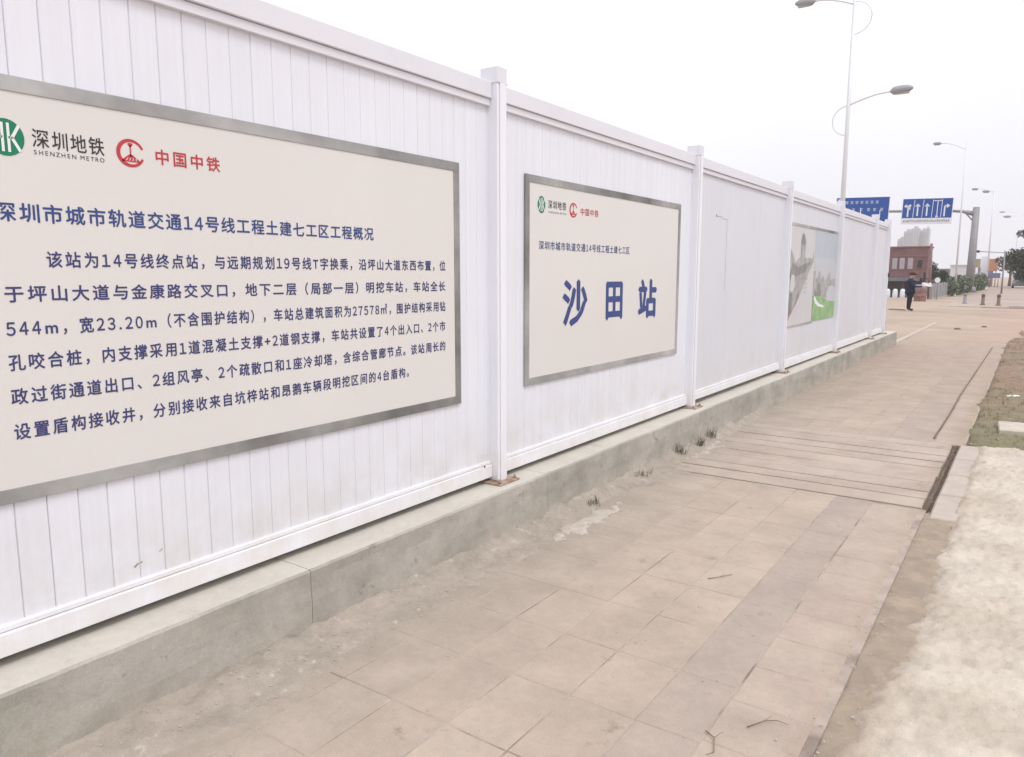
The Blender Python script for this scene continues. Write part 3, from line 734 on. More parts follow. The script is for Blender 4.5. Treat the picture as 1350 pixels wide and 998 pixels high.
pp('printed_shading', [[(10.06, 1.5), (10.2, 1.72), (10.5, 1.66), (10.9, 1.72), (11.2, 1.74), (10.9, 1.60), (10.5, 1.55)], [(10.62, 1.98), (10.66, 2.10), (10.76, 2.10), (10.84, 2.0), (10.75, 1.95)],
                     [(10.10, 1.0), (10.13, 1.3), (10.28, 1.34), (10.25, 1.06)], [(10.42, 1.14), (10.48, 1.28), (10.64, 1.34), (10.6, 1.24)]], M['pdark'], .0106)
pp('printed_figure', [[(10.12, 1.36), (10.18, 1.56), (10.32, 1.56), (10.38, 1.40), (10.25, 1.32)]], M['pgrey'], .0112)
pp('printed_line', [[(10.06, .93), (10.06, .955), (10.5, 1.20), (10.5, 1.185)]], M['ppink'], .0106)
pp('printed_strokes', [[(10.86 + .02 * k, 1.30 + .06 * k), (10.98 + .02 * k, 1.32 + .06 * k), (10.98 + .02 * k, 1.335 + .06 * k), (10.86 + .02 * k, 1.315 + .06 * k)] for k in range(4)], M['pmid'], .0106)

# ---------------------------------------------------------------- street lamps
def lamp_head(mb_, tip, root, w_=.17):
    tip, root = Vector(tip), Vector(root); n = 7; d = tip - root; rad = []; pts = []
    for k in range(n + 1):
        t = k / n; pts.append(root + d * t); rad.append(w_ * (.35 + .65 * math.sin(math.pi * min(1, .12 + t * .88)) ** .6) if 0 < k < n else w_ * .25)
    mb_.tube(pts, rad, 10)
def street_lamp(x, y, ztop, arms, loops, label, r0=.10, r1=.045, top=None, z0=0.0):
    t = empty('street_lamp', (x, y, z0)); tag(t, label, 'street lamp', 'street lamps along the road')
    m_ = MB(); m_.tube([(0, 0, 0), (0, 0, ztop * .6 - z0), (0, 0, (top or ztop) - z0)], [r0, r0 * .65, r1], 10); m_.build('pole', M['pole'], t)
    m_ = MB(); m_.lathe([(r0 * 1.8, 0), (r0 * 1.8, .04), (r0 * 1.15, .05), (r0 * 1.1, .5), (r0, .52)], 10); m_.build('base', M['pole'], t)
    for (zz, dx, dz, dy, hl, hw) in arms:
        m_ = MB(); n = 8; m_.tube([(dx * k / n, dy * k / n, zz + dz * math.sin(k / n * math.pi / 2) - z0) for k in range(n + 1)], .03 if r0 < .12 else .04, 6)
        ar = m_.build('arm', M['pole'], t)
        s_ = math.copysign(1, dx); m_ = MB(); e = Vector((dx, dy, zz + dz - z0))
        lamp_head(m_, e + Vector((s_ * hl, 0, .04)), e, hw); m_.build('lamp_head', M['lamphead'], ar)
        m_ = MB(); q = e + Vector((s_ * hl * .55, 0, -hw * .72)); m_.box(q.x - hl * .3, q.x + hl * .3, q.y - hw * .5, q.y + hw * .5, q.z - .02, q.z + .03, bev=.01); m_.build('lens', M['lampglass'], ar)
    for (zc, rr, s_, hh) in loops:
        m_ = MB(); n = 14
        m_.tube([(s_ * rr * math.sin(math.pi * k / n), 0, zc + hh * math.cos(math.pi * k / n) - z0) for k in range(n + 1)], .018, 5); m_.build('scroll', M['pole'], t)
    return t
street_lamp(-6.05, 30, 11.3, [(7.68, 1.35, .30, 0, .72, .15), (11.15, -1.35, .38, 0, .72, .15)], [(7.15, .52, -1, .52), (10.68, .60, 1, .56)],
            'tall pale street lamp with two arms rising behind the hoarding, nearest of the row', .11, .06)
street_lamp(-4.85, 65, 11.4, [(10.70, -1.62, .58, 0, .55, .12)], [], 'tall thin street lamp with one arm to the left, behind the lane sign', .08, .035)
street_lamp(-4.65, 105, 11.3, [(11.25, -.45, .05, 0, .75, .17), (11.1, -1.6, .55, 0, .7, .14)], [], 'distant street lamp with two heads to the left, right of the gantry post', .11, .06)
street_lamp(-2.9, 150, 11.3, [(11.1, -1.1, .1, 0, 1.1, .2), (11.9, -2.0, .1, 0, .8, .12)], [], 'farthest street lamp, standing above the dark trees', .10, .05, top=12.0)

# ---------------------------------------------------------------- gantry and its signs
GS = 80 / 57
g = empty('sign_gantry', (-3.45 * GS, 80, 1.55 - 1.55 * GS)); g.scale = (GS, GS, GS); tag(g, 'grey steel cantilever gantry carrying two blue road signs', 'gantry')
m_ = MB(); m_.tube([(0, 0, 0), (0.03, 0, 5.9)], [.27, .19], 12); m_.build('post', M['gantry'], g)
m_ = MB(); m_.box(-.5, .5, -.5, .5, .40, .49); m_.lathe([(.40, .49), (.34, .8)], 10); m_.build('base_plate', M['gantry'], g)
m_ = MB(); m_.tube([(-.1, 0, 5.50), (-.7, 0, 5.66), (-1.3, 0, 5.72)], [.16, .10, .085], 8); m_.tube([(-1.3, 0, 5.72), (-8.6, 0, 6.02)], .085, 8)
m_.build('beam', M['gantry'], g)
m_ = MB(); m_.tube([(0, 0, 4.9), (-.55, 0, 5.55)], .05, 6); m_.build('brace', M['gantry'], g)
def road_sign(x0, x1, zb0, zt, label, parts):
    t = empty('road_sign', ((x0 + x1) / 2 * GS, 56.86 * GS, 1.55 + ((zb0 + zt) / 2 - 1.55) * GS)); t.scale = (GS, GS, GS); tag(t, label, 'road sign', 'blue signs on the gantry')
    hx, hz = (x1 - x0) / 2, (zt - zb0) / 2
    m_ = MB(); m_.box(-hx, hx, -.02, .04, -hz, hz, bev=.01); f = m_.build('panel', M['signwhite'], t)
    m_ = MB(); m_.box(-hx + .04, hx - .04, -.024, -.0205, -hz + .04 + (parts[0] if parts else 0), hz - .04); m_.build('blue_field', M['signblue'], f)
    m_ = MB()
    for k in (-.6, .6): m_.box(hx * k - .05, hx * k + .05, .04, .07, -hz, hz)
    m_.build('bracket', M['gantry'], t)
    return t, f, hx, hz
s2, f2, hx, hz = road_sign(-7.70, -4.72, 4.93, 6.62, 'blue lane sign with five white arrows, hanging from the gantry next to its post', [.36])
for o in (s2,): o.rotation_euler = (0, R(1.6), 0)
YS = -.028
m_ = MB()
def bar(xa, za, xb, zb_, wd=.09):
    d = Vector((xb - xa, zb_ - za)); n_ = Vector((-d.y, d.x)).normalized() * wd / 2
    m_.poly([(xa - n_.x, YS, za - n_.y), (xb - n_.x, YS, zb_ - n_.y), (xb + n_.x, YS, zb_ + n_.y), (xa + n_.x, YS, za + n_.y)])
def head(x, z, dx, dz, s_=.17):
    d = Vector((dx, dz)).normalized(); n_ = Vector((-d.y, d.x))
    m_.poly([(x + n_.x * s_, YS, z + n_.y * s_), (x + d.x * s_ * 1.2, YS, z + d.y * s_ * 1.2), (x - n_.x * s_, YS, z - n_.y * s_)])
zlo, zhi = -.36, .42
bar(-1.12, zlo, -1.12, .34); bar(-1.12, .34, -1.24, .34); head(-1.22, .34, -1, 0, .13); bar(-1.02, .10, -1.02, .36, .07); head(-1.02, .34, 0, 1, .11)
bar(-.55, zlo + .05, -.55, .36); head(-.55, .30, 0, 1)
bar(.0, zlo + .05, .0, .36); head(.0, .30, 0, 1)
bar(.60, zlo - .02, .60, .66, .05); bar(.36, .66, .84, .66, .05); bar(.52, zlo, .68, zlo, .12)
bar(1.02, zlo, 1.02, .32); bar(1.02, .32, 1.14, .32); head(1.14, .32, 1, 0, .15)
m_.build('arrows', M['signwhite'], f2, recalc=False)
m_ = MB()
for xx, tl in ((-.80, .04), (-.27, .05), (.30, .03), (.83, .02)): bar(xx, -.42, xx + tl, .74, .035)
m_.build('lane_lines', M['signwhite'], f2, recalc=False)
m_ = MB(); rr_ = random.Random(4)
for k in range(22):
    xx = -1.35 + k * .125; m_.box(xx, xx + .075, -.024, -.0205, -.74 + rr_.uniform(0, .05), -.60 + rr_.uniform(0, .06))
m_.build('small_marks', M['gantry'], f2)
s1, f1, hx, hz = road_sign(-11.9, -8.47, 4.95, 6.92, 'blue direction sign on the gantry, partly hidden by the hoarding', None)
s1.rotation_euler = (0, R(1.6), 0)
m_ = MB()
def cell(cx, cz, s_, seed):
    r_ = random.Random(seed)
    m_.poly([(cx - s_ / 2, YS, cz + s_ * .30), (cx + s_ / 2, YS, cz + s_ * .30), (cx + s_ / 2, YS, cz + s_ * .42), (cx - s_ / 2, YS, cz + s_ * .42)])
    m_.poly([(cx - s_ * .07, YS, cz - s_ / 2), (cx + s_ * .07, YS, cz - s_ / 2), (cx + s_ * .07, YS, cz + s_ * .29), (cx - s_ * .07, YS, cz + s_ * .29)])
    for sg in (-1, 1): m_.poly([(cx + sg * s_ * .30 - .012, YS, cz - s_ * .45), (cx + sg * s_ * .30 + .012, YS, cz - s_ * .45), (cx + sg * s_ * .30 + .012, YS, cz + s_ * .05), (cx + sg * s_ * .30 - .012, YS, cz + s_ * .05)])
for k in range(7): cell(-1.0 + k * .32, .62, .20, k)
for k, xx in enumerate((-.95, -.55, -.05, .42, .80, 1.25)): cell(xx, .12, .20, k + 9)
m_.build('small_characters', M['signwhite'], f1, recalc=False)
m_ = MB(); bar(-.08, -.5, -.08, .25, .07); bar(1.15, -.5, 1.15, .1, .05); m_.poly([(-1.58, YS, .72), (-1.40, YS, .72), (-1.40, YS, .86), (-1.58, YS, .86)])
m_.build('arrows', M['signwhite'], f1, recalc=False)

# traffic camera mast
t = empty('camera_mast', (-2.2, 75, 0)); tag(t, 'slim mast with a long arm and small dark camera before the trees', 'camera mast')
m_ = MB(); m_.tube([(0, 0, 0), (0, 0, 3.6)], [.07, .05], 8); m_.build('pole', M['gantry'], t)
m_ = MB(); m_.tube([(0, 0, 3.42), (-1.85, 0, 3.56)], .035, 6); a_ = m_.build('arm', M['gantry'], t)
m_ = MB(); m_.box(-2.02, -1.80, -.2, .12, 3.46, 3.66, bev=.03); m_.build('camera_housing', M['dark'], a_)

# ---------------------------------------------------------------- distant building
bz = -.74
B = empty('brick_building', (-12, 82, bz)); tag(B, 'maroon brick two storey building with dark ground floor beyond the person', 'building')
def badd(nm, m, boxes, bev=0, parent=None):
    q = MB()
    for b_ in boxes: q.box(*b_, bev=bev)
    return q.build(nm, m, parent or B)
badd('wall', M['brick'], [(-4.5, 3.45, .0, 3.5, 2.0, 4.95)])
badd('wall', M['brick2'], [(-4.5, 3.45, .9, 3.5, 0, 1.99)])
badd('roof', M['brick2'], [(-4.6, 3.55, -.10, 3.6, 4.952, 5.10)], .02)
badd('cornice', M['brick2'], [(-4.55, 3.50, -.06, -.002, 4.1, 4.25)])
badd('awning', M['shutter'], [(-4.5, 2.9, -1.3, -.01, 1.72, 2.02)], .03)
badd('pillar', M['brick2'], [(3.1, 3.45, .0, .89, 0, 1.995)])
for px in (-2.4, -.4, 1.4): badd('pillar', M['brick2'], [(px, px + .18, .0, .89, 0, 1.995)])
for px in (-1.6, .85, 2.0, 2.9)[:1] + (-.2, .65): 
    pass
for wx in (.35, 1.0, 1.72):
    f = badd('window', M['brick2'], [(wx - .02, wx + .52, -.05, -.003, 2.85, 4.02)])
    badd('pane', M['winpale'], [(wx + .03, wx + .47, -.06, -.051, 2.90, 3.97)], parent=f)
for wx in (-3.6, -2.6, -1.6):
    f = badd('window', M['brick2'], [(wx - .02, wx + .62, -.05, -.003, 2.85, 4.02)])
    badd('pane', M['winpale'], [(wx + .03, wx + .57, -.06, -.051, 2.90, 3.97)], parent=f)
f = badd('window', M['brick2'], [(2.55, 3.05, -.05, -.003, 3.0, 3.8)]); badd('pane', M['glass'], [(2.6, 3.0, -.06, -.051, 3.05, 3.75)], parent=f)
for k in range(4):
    sx = -2.2 + k * 1.35
    badd('shutter', M['shutter'], [(sx, sx + 1.1, .82, .895, 0, 1.95)])
for k, xx in enumerate((-11.6, -10.95, -10.3, -9.7)):
    m_ = MB(); m_.lathe([(.20, 0), (.24, .05), (.25, .45), (.22, .85), (.16, .98), (.10, 1.02)], 12)
    o = m_.build('water_drum', M['signwhite'], None, (xx, 80.3, bz - .02))
    tag(o, ['white drum before the brick building, leftmost of four', 'white drum before the brick building, second from the left of four', 'white drum before the brick building, third from the left of four', 'white drum before the brick building, nearest the person'][k], 'drum', 'white drums before the brick building')

# telegraph pole, signs
t = empty('utility_pole', (-5.72, 57, 0)); tag(t, 'slim pinkish pole standing at the corner of the grey wall', 'pole')
m_ = MB(); m_.tube([(0, 0, 0), (-.08, 0, 3.65)], [.11, .08], 8); m_.build('shaft', M['brick2'], t)
m_ = MB(); m_.box(-.42, -.28, -.05, .02, 1.0, 1.75, bev=.01); m_.box(-.28, -.08, -.03, 0, 1.3, 1.36); m_.build('notice_box', M['dark'], t)
t = empty('round_sign', (-5.05, 54.5, 0)); tag(t, 'round white sign on a short post before the grey wall', 'sign')
m_ = MB(); m_.tube([(0, 0, 0), (0, 0, 1.3)], .025, 6); m_.build('post', M['gantry'], t)
m_ = MB(); m_.lathe([(.16, -.01), (.165, .01)], 16); o = m_.build('disc', M['signwhite'], t, (0, -.04, 1.25)); o.rotation_euler = (R(90), 0, 0)
# drum behind the person
t = empty('rusty_drum', (-5.62, 51.3, 0)); tag(t, 'rusty brown drum with grey top standing right of the person', 'drum')
m_ = MB(); m_.lathe([(.33, 0), (.34, .02), (.33, .05), (.33, .28), (.345, .30), (.33, .32), (.33, .60), (.345, .62), (.33, .64), (.33, .70)], 18); m_.build('body', M['rustdrum'], t)
m_ = MB(); m_.lathe([(.30, .70), (.33, .72), (.30, .95), (.22, 1.0)], 16); m_.build('lid', M['wallgrey'], t)

# grey wall of panels
t = empty('grey_wall', (-5.40, 54.6, 0)); tag(t, 'low purplish grey panel wall beyond the person, left of the hedge', 'wall'); t.rotation_euler = (0, 0, R(-1.0))
m_ = MB(); m_.box(-.09, .09, 0, 9.0, -.1, .12); m_.build('footing', M['conc'], t)
for k in range(6):
    m_ = MB(); m_.box(-.05, .05, .02, 1.46, .122, 1.0, bev=.01); m_.build('wall_panel', M['wallgrey'], t, (0, k * 1.5, 0))
    m_ = MB(); m_.box(-.07, .07, -.02, .02, .122, 1.06, bev=.005); m_.build('wall_post', M['wallgrey'], t, (0, k * 1.5, 0))

# foliage
def foliage(name, ells, n, ls, mt, seed, parent=None, loc=(0, 0, 0)):
    rnd = random.Random(seed); V = []; F = []
    wts = [e[3] * e[4] * e[5] for e in ells]
    for _ in range(n):
        cx, cy, cz, rx, ry, rz = rnd.choices(ells, wts)[0]
        while True:
            d = Vector((rnd.gauss(0, 1), rnd.gauss(0, 1), rnd.gauss(0, 1)))
            if d.length > .01: break
        d.normalize(); rr_ = rnd.random() ** .45
        rr_ *= 1 + .28 * mn.noise(d * 2.3 + Vector((seed, 0, 0)))
        c_ = Vector((cx + d.x * rx * rr_, cy + d.y * ry * rr_, cz + d.z * rz * rr_))
        if mn.noise(c_ * 1.1 + Vector((seed * 3, 0, 0))) < -.28: continue
        a = Vector((rnd.gauss(0, 1), rnd.gauss(0, 1), rnd.gauss(0, .6))).normalized(); b = a.cross(Vector((rnd.gauss(0, 1), rnd.gauss(0, 1), rnd.gauss(0, 1)))).normalized()
        s_ = ls * rnd.uniform(.5, 1.3); k = len(V)
        V += [c_ - a * s_, c_ + b * s_ * .5, c_ + a * s_, c_ - b * s_ * .5]; F.append((k, k + 1, k + 2, k + 3))
    me = bpy.data.meshes.new(name); me.from_pydata([tuple(v) for v in V], [], F); me.materials.append(mt)
    return link_mesh(name, me, parent, loc)
def tree(x, y, h, ells, n, ls, label, seed, mt=None, tr=.22, z0=0, grp='dark trees along the far roadside'):
    t = empty('tree', (x, y, z0)); tag(t, label, 'tree', grp)
    m_ = MB(); m_.tube([(0, 0, -.2), (.05, 0, h * .3), (-.05, .1, h * .55), (.1, 0, h * .8)], [tr, tr * .75, tr * .5, tr * .15], 8)
    for e in ells[:6]: m_.tube([(0, 0, h * .38), (e[0] * .5, e[1] * .5, (h * .4 + e[2]) / 2), (e[0], e[1], e[2])], [tr * .45, tr * .28, tr * .08], 6)
    m_.build('trunk', M['bark'], t)
    foliage('crown', ells, n, ls, mt or M['leaf'], seed, t)
    return t
tree(-.3, 108, 6.0, [(0, 0, 3.6, 2.1, 2, 1.3), (-1.6, .5, 3.9, 1.3, 1.5, .9), (.9, 0, 4.6, 1.5, 1.6, 1.0), (-2.9, 0, 3.4, .9, 1, .6), (-.6, 0, 2.4, 1.9, 1.6, 1.1), (.4, 0, 1.5, 2.0, 1.6, .9)], 7500, .17, 'dark spreading tree at the right edge with low crown over the road', 1)
tree(.6, 118, 8.2, [(-1.6, 0, 6.9, 1.5, 1.5, .62), (-.2, 0, 7.3, 1.5, 1.5, .7), (1.2, 0, 7.0, 1.7, 1.6, 1.0), (0, 0, 5.4, 1.6, 1.6, .7)], 3600, .17, 'taller dark tree behind, its flat top reaching in from the right edge', 2)
tree(4.0, 98, 7, [(0, 0, 4.4, 2.6, 2.4, 1.9), (-1.2, .5, 5.4, 1.6, 1.7, 1.2), (1.4, 0, 3.6, 1.8, 1.8, 1.4)], 3000, .18, 'dark tree standing just outside the right edge of the road', 3)
tree(-2.9, 128, 4.6, [(0, 0, 3.2, 1.3, 1.4, 1.0), (-1.0, 0, 2.8, .9, 1, .7), (1.2, 0, 3.6, 1.1, 1.2, .9)], 2200, .15, 'small dark tree behind the orange sign', 4)
tree(-9.2, 90, 3.8, [(0, 0, 2.7, .9, 1, 1.0), (.3, 0, 1.9, .9, 1, .8), (-.4, 0, 3.4, .6, .7, .6)], 1800, .12, 'small dark tree right of the brick building', 5, z0=-.6)
tree(-8.2, 92, 2.8, [(0, 0, 2.1, .7, .8, .5), (.5, 0, 1.6, .6, .7, .5)], 900, .12, 'lowest dark tree between the brick building and the white shed', 6, z0=-.5)
# hedge bushes along the wall line
for k, (hy, hx_, hh) in enumerate([(66.2, -5.10, 1.35), (70, -5.0, 1.5), (76, -4.92, 1.5), (82.5, -4.82, 1.55), (89, -4.72, 1.6), (95.5, -4.62, 1.7)]):
    t = empty('hedge_bush', (hx_, hy, -.02))
    tag(t, 'grey green hedge bush, ' + ['nearest of the row, next to the grey wall', 'second from the grey wall', 'third from the grey wall', 'fourth from the grey wall', 'fifth from the grey wall', 'farthest of the row before the silver car'][k], 'bush', 'hedge along the far wall line')
    foliage('leaves', [(0, 0, hh * .5, .5, 3.3, hh * .55), (0, -1.5, hh * .55, .45, 1.6, hh * .5), (0, 1.6, hh * .55, .45, 1.6, hh * .5)], 3400, .11, M['hedge'], 40 + k, t)
    m_ = MB()
    for q in (-2, -1, 0, 1, 2): m_.tube([(0, q, -.1), (.05, q * 1.1, hh * .8)], [.04, .015], 5)
    m_.build('stems', M['bark'], t)
m_ = MB(); m_.box(-.1, .1, 0, 37, -.05, .16); o = m_.build('low_wall', M['wallgrey'], None, (-5.14, 63.8, 0)); o.rotation_euler = (0, 0, R(-.8))
tag(o, 'low kerb wall under the row of hedge bushes', 'wall')

# far shops, boards and shed
def shed(name, x0, x1, y, h, m, label, roofm, d=8, z0=0, cat='building', win=0):
    t = empty(name, ((x0 + x1) / 2, y, z0)); hx_ = (x1 - x0) / 2
    q = MB(); q.box(-hx_, hx_, 0, d, 0, h); q.build('wall', m, t)
    q = MB(); q.box(-hx_ - .12, hx_ + .12, -.15, d + .1, h + .002, h + .16, bev=.02); q.build('roof', roofm, t)
    for k in range(win):
        xx = -hx_ + (k + .5) * 2 * hx_ / win; q = MB(); q.box(xx - .35, xx + .35, -.05, -.003, h * .35, h * .72); q.build('window', M['winpale'], t)
    tag(t, label, cat); return t
shed('white_shed', -10.5, -7.6, 130, 3.0, M['whitewall'], 'white shed behind the grey wall, left of the gantry post', M['whitewall'], win=0)
shed('grey_shed', -14.2, -10.6, 134, 2.5, M['wallgrey'], 'low pale grey shed left of the white shed', M['whitewall'], win=3)
shed('small_kiosk', -7.5, -6.6, 118, 2.9, M['signwhite'], 'small bright white kiosk right of the gantry post', M['signwhite'], d=2, cat='kiosk', win=1)
shed('shop', -6.55, -4.9, 122, 2.6, M['brick2'], 'small pinkish shop front behind the hedge', M['whitewall'], d=5, cat='shop', win=2)
def hoarding_sign(name, x, y, wz, z0_, z1_, m, label, cat='sign board'):
    t = empty(name, (x, y, 0)); tag(t, label, cat)
    q = MB(); q.box(-wz / 2, wz / 2, -.05, .05, z0_, z1_, bev=.02); q.build('board', m, t)
    q = MB(); q.tube([(-wz * .35, 0, 0), (-wz * .35, 0, z0_)], .05, 6); q.tube([(wz * .35, 0, 0), (wz * .35, 0, z0_)], .05, 6); q.build('post', M['gantry'], t)
hoarding_sign('orange_board', -4.66, 119, 1.0, 2.1, 3.75, M['orange'], 'upright orange advertising board beside the dark trees')
hoarding_sign('white_board', -5.75, 120, .75, 1.6, 4.1, M['signwhite'], 'tall narrow white board left of the orange board')
hoarding_sign('olive_board', -6.35, 116, .75, 2.6, 3.7, M['olive'], 'small olive and yellow board left of the white board')
hoarding_sign('blue_board', -4.4, 117, 1.4, 1.2, 1.85, M['blueawn'], 'low blue board under the orange board')
# silver parked car at far right
c_ = empty('parked_car', (-1.35, 112, .0)); tag(c_, 'silver van parked at the far right under the dark trees', 'car')
q = MB(); q.box(-.85, .85, -2.1, 2.1, .28, 1.0, bev=.12); q.box(-.78, .78, -1.6, 2.0, 1.0, 1.8, bev=.16); q.build('body', M['carpaint'], c_)
q = MB(); q.box(-.66, .66, -1.66, -1.59, 1.1, 1.6, bev=.02); q.build('windscreen', M['glass'], c_)
for sx in (-.8, .8):
    q = MB(); q.box(sx * .975 - .012, sx * .975 + .012, -1.2, 1.6, 1.12, 1.58); q.build('side_window', M['glass'], c_)
    q = MB(); q.box(sx * .8 - .14, sx * .8 + .14, -2.13, -2.09, .62, .78, bev=.01); q.build('headlight', M['signwhite'], c_)
    for sy in (-1.3, 1.3):
        q = MB(); q.lathe([(.30, -.1), (.32, -.08), (.32, .08), (.30, .1)], 16); o = q.build('wheel', M['tyre'], c_, (sx, sy, .32)); o.rotation_euler = (0, R(90), 0)

# bollards on the kerb
for k, (bx, by, lab) in enumerate([(-3.05, 47.9, 'short stubby bollard behind the kerb, leftmost of three'), (-2.12, 46.0, 'dark short bollard behind the kerb, middle of three'), (-1.42, 45.6, 'dark short bollard behind the kerb, rightmost of three')]):
    t = empty('bollard', (bx, by, .01)); tag(t, lab, 'bollard', 'bollards behind the far kerb')
    q = MB(); q.lathe([(.13, 0), (.13, .04), (.085, .06), (.075, .46)], 12); q.build('shaft', M['bark'] if k else M['wallgrey'], t)
    q = MB(); q.lathe([(.095, .461), (.10, .50), (.06, .57), (.02, .59)], 12); q.build('cap', M['darksoil'] if k else M['wallgrey'], t)

# ---------------------------------------------------------------- tower blocks
for k, (x0, x1, h, yy, lab) in enumerate([(-156, -147.2, 51, 1000, 'far pale tower block just right of the end of the hoarding'),
                            (-139, -131, 45, 1010, 'lower far tower block, left end of the cluster over the brick building'),
                            (-131.5, -123, 53.5, 1000, 'far tower block with stepped top, second in the cluster over the brick building'),
                            (-122.6, -114.6, 56, 990, 'tallest far tower block in the cluster over the brick building'),
                            (-114, -108.3, 54, 1000, 'far slender tower block right of the tallest one'),
                            (-107.6, -103.8, 55, 985, 'narrowest far tower block, right end of the cluster')]):
    t = empty('tower_block', ((x0 + x1) / 2, yy, 0)); tag(t, lab, 'tower block', 'far tower blocks'); hx_ = (x1 - x0) / 2
    q = MB(); q.box(-hx_, hx_, 0, 16, 0, h); q.build('wall', M['tower'], t)
    q = MB(); q.box(-hx_ * .4, hx_ * .5, 3, 10, h + .01, h + 2.4); q.build('roof_house', M['tower'], t)
    ns = max(2, int(hx_ * 2 / 2.6))
    for s_ in range(ns):
        xx = -hx_ + (s_ + .5) * 2 * hx_ / ns
        q = MB(); q.box(xx - .5, xx + .5, -.35, -.01, 2, h - 2); wb = q.build('window_bay', M['towerdk'], t)
    q = MB()
    for fl in range(2, int(h / 3)): q.box(-hx_ - .05, hx_ + .05, -.45, -.36, fl * 3, fl * 3 + 1.0)
    q.build('balcony_bands', M['tower'], t)

# ---------------------------------------------------------------- person
pe = empty('person', (-4.41, 36.66, 0)); pe.rotation_euler = (0, 0, R(18)); pe.scale = (1.45, 1.35, 1.0)
tag(pe, 'person in dark navy jacket and trousers with maroon cap, standing and reading a white sheet', 'person')
# skeleton, facing +X, z up
J = {'pelvis': (0, 0, .86, .145, .12), 'waist': (.0, 0, 1.00, .14, .115), 'chest': (-.01, 0, 1.20, .165, .125), 'upper': (-.02, 0, 1.34, .15, .10),
     'neck': (0.0, 0, 1.42, .055, .055), 'head0': (.03, 0, 1.48, .075, .07), 'head1': (.045, 0, 1.56, .095, .078), 'head2': (.03, 0, 1.625, .075, .065)}
E_ = [('pelvis', 'waist'), ('waist', 'chest'), ('chest', 'upper'), ('upper', 'neck'), ('neck', 'head0'), ('head0', 'head1'), ('head1', 'head2')]
for s_, n in ((1, 'l'), (-1, 'r')):
    J.update({'sh' + n: (-.02, s_ * .17, 1.33, .065, .065), 'el' + n: (.02, s_ * .23, 1.07, .05, .05), 'wr' + n: (.27, s_ * .12, 1.06, .032, .032), 'pa' + n: (.33, s_ * .10, 1.07, .034, .026),
              'hp' + n: (0, s_ * .10, .80, .10, .10), 'kn' + n: (.03 * s_, s_ * .11, .46, .068, .068), 'an' + n: (-.02 + .03 * s_, s_ * .11, .09, .045, .045), 'to' + n: (.12 + .03 * s_, s_ * .13, .045, .04, .03)})
    E_ += [('upper', 'sh' + n), ('sh' + n, 'el' + n), ('el' + n, 'wr' + n), ('wr' + n, 'pa' + n), ('pelvis', 'hp' + n), ('hp' + n, 'kn' + n), ('kn' + n, 'an' + n), ('an' + n, 'to' + n)]
    for fi in range(4):
        dy = (fi - 1.5) * .017; ln = (.055, .068, .064, .048)[fi]
        J['f%s%d' % (n, fi)] = (.365, s_ * .10 + dy, 1.072, .0085, .0085); J['g%s%d' % (n, fi)] = (.365 + ln * .9, s_ * .095 + dy, 1.060 + .004 * fi, .0075, .0075)
        E_ += [('pa' + n, 'f%s%d' % (n, fi)), ('f%s%d' % (n, fi), 'g%s%d' % (n, fi))]
    J['th' + n] = (.335, s_ * .062, 1.085, .010, .010); J['tj' + n] = (.375, s_ * .052, 1.098, .0085, .0085)
    E_ += [('pa' + n, 'th' + n), ('th' + n, 'tj' + n)]
keys = list(J); me = bpy.data.meshes.new('body'); me.from_pydata([J[k][:3] for k in keys], [(keys.index(a), keys.index(b)) for a, b in E_], [])
tmp = bpy.data.objects.new('body_tmp', me); col.objects.link(tmp)
md = tmp.modifiers.new('skin', 'SKIN'); md.use_smooth_shade = True
for i, k in enumerate(keys):
    sv_ = me.skin_vertices[0].data[i]; sv_.radius = (J[k][3], J[k][4]); sv_.use_root = (k == 'pelvis')
sb = tmp.modifiers.new('sub', 'SUBSURF'); sb.levels = 1; sb.render_levels = 1
bpy.context.view_layer.update()
bme = bpy.data.meshes.new_from_object(tmp.evaluated_get(bpy.context.evaluated_depsgraph_get())); bpy.data.objects.remove(tmp)
bme.materials.clear()
for k in ('cloth', 'trouser', 'skin', 'shoe'): bme.materials.append(M[k])
for p_ in bme.polygons:
    c0 = p_.center; p_.use_smooth = True
    p_.material_index = 2 if (c0.z > 1.435 or c0.x > .285 and c0.z > .8) else 3 if c0.z < .085 else 1 if c0.z < .80 else 0
link_mesh('body', bme, pe)
m_ = MB(); m_.lathe([(.175, 0), (.165, .12), (.15, .28), (.17, .45), (.155, .56)], 16)
for v in m_.bm.verts: v.co.x *= .82; v.co.y *= 1.12
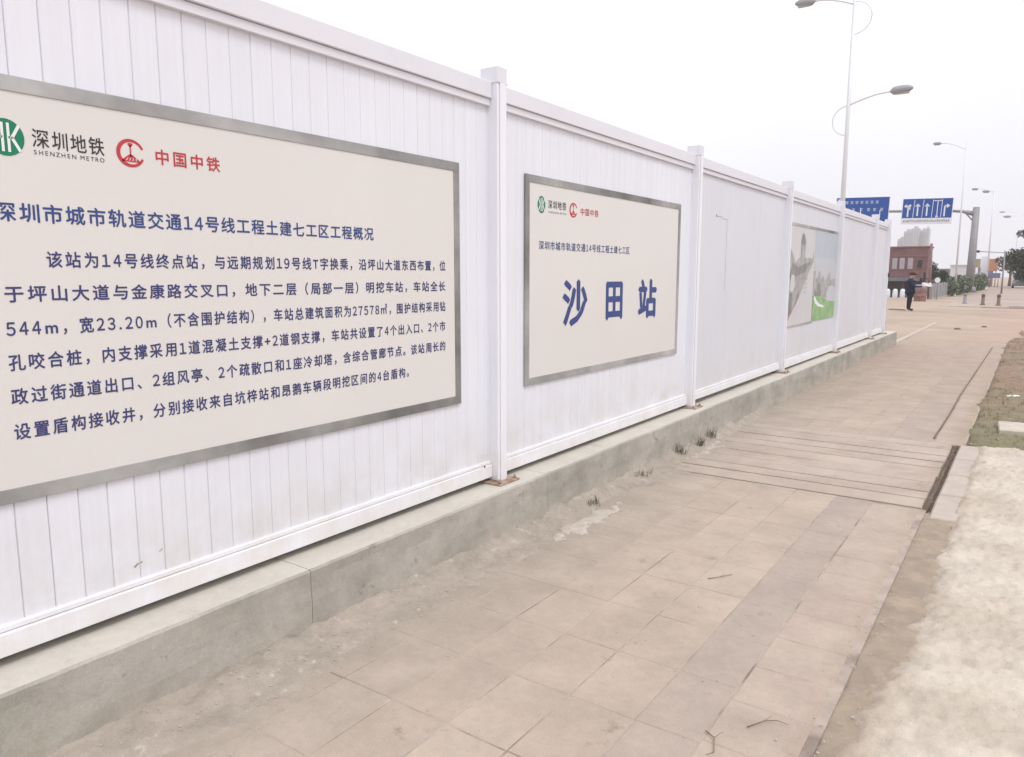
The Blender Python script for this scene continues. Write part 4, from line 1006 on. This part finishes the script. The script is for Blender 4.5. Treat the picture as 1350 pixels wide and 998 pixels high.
m_.build('jacket', M['cloth'], pe, (-.005, 0, .76))
m_ = MB(); m_.lathe([(.10, 0), (.105, .03), (.10, .07), (.07, .11), (.02, .125)], 14); m_.box(.04, .16, -.06, .06, .005, .02, bev=.005)
m_.build('cap', M['hair'], pe, (.03, 0, 1.575))
m_ = MB(); m_.box(.043, .058, -.012, .012, 0, .03, bev=.004); m_.build('nose', M['skin'], pe, (.085, 0, 1.515))
bm = bmesh.new(); g_ = [[bm.verts.new((.46 + .36 * i / 6, -.19 + .38 * j / 6, 1.12 + .16 * (j / 6 - .4) + .02 * math.sin(i * 1.1) + .012 * math.cos(j * 1.3) + .02 * (i / 6))) for j in range(7)] for i in range(7)]
for i in range(6):
    for j in range(6): bm.faces.new((g_[i][j], g_[i + 1][j], g_[i + 1][j + 1], g_[i][j + 1]))
r_ = bmesh.ops.solidify(bm, geom=bm.faces[:], thickness=.006)
me = bpy.data.meshes.new('paper_sheet'); bm.to_mesh(me); bm.free(); me.materials.append(M['paper'])
o = link_mesh('paper_sheet', me, None, (-4.41, 36.66, .0)); o.rotation_euler = (0, 0, R(18)); tag(o, 'curled white sheet held out in front of the person', 'paper')
m_ = MB(); m_.tube([(-5.35, 37.7, .02), (-5.0, 37.5, .03), (-4.62, 37.2, .02)], .022, 6)  # thin dark tube lying on the ground
tag(m_.build('dark_bar', M['darksoil']), 'thin dark bar on the ground left of the person', 'bar')

# ---------------------------------------------------------------- haze
m = bpy.data.materials.new('haze'); m.use_nodes = True; nt = m.node_tree; nt.nodes.clear()
o_ = nt.nodes.new('ShaderNodeOutputMaterial'); v_ = nt.nodes.new('ShaderNodeVolumePrincipled')
v_.inputs['Color'].default_value = (.93, .94, .97, 1); v_.inputs['Density'].default_value = .0006; v_.inputs['Anisotropy'].default_value = .2
nt.links.new(v_.outputs[0], o_.inputs['Volume'])
q = MB(); q.box(-702, 702, -62, 1402, -2.0, 66)
hz_ = q.build('haze', m); tag(hz_, 'thin pale haze over the whole place', kind='stuff')
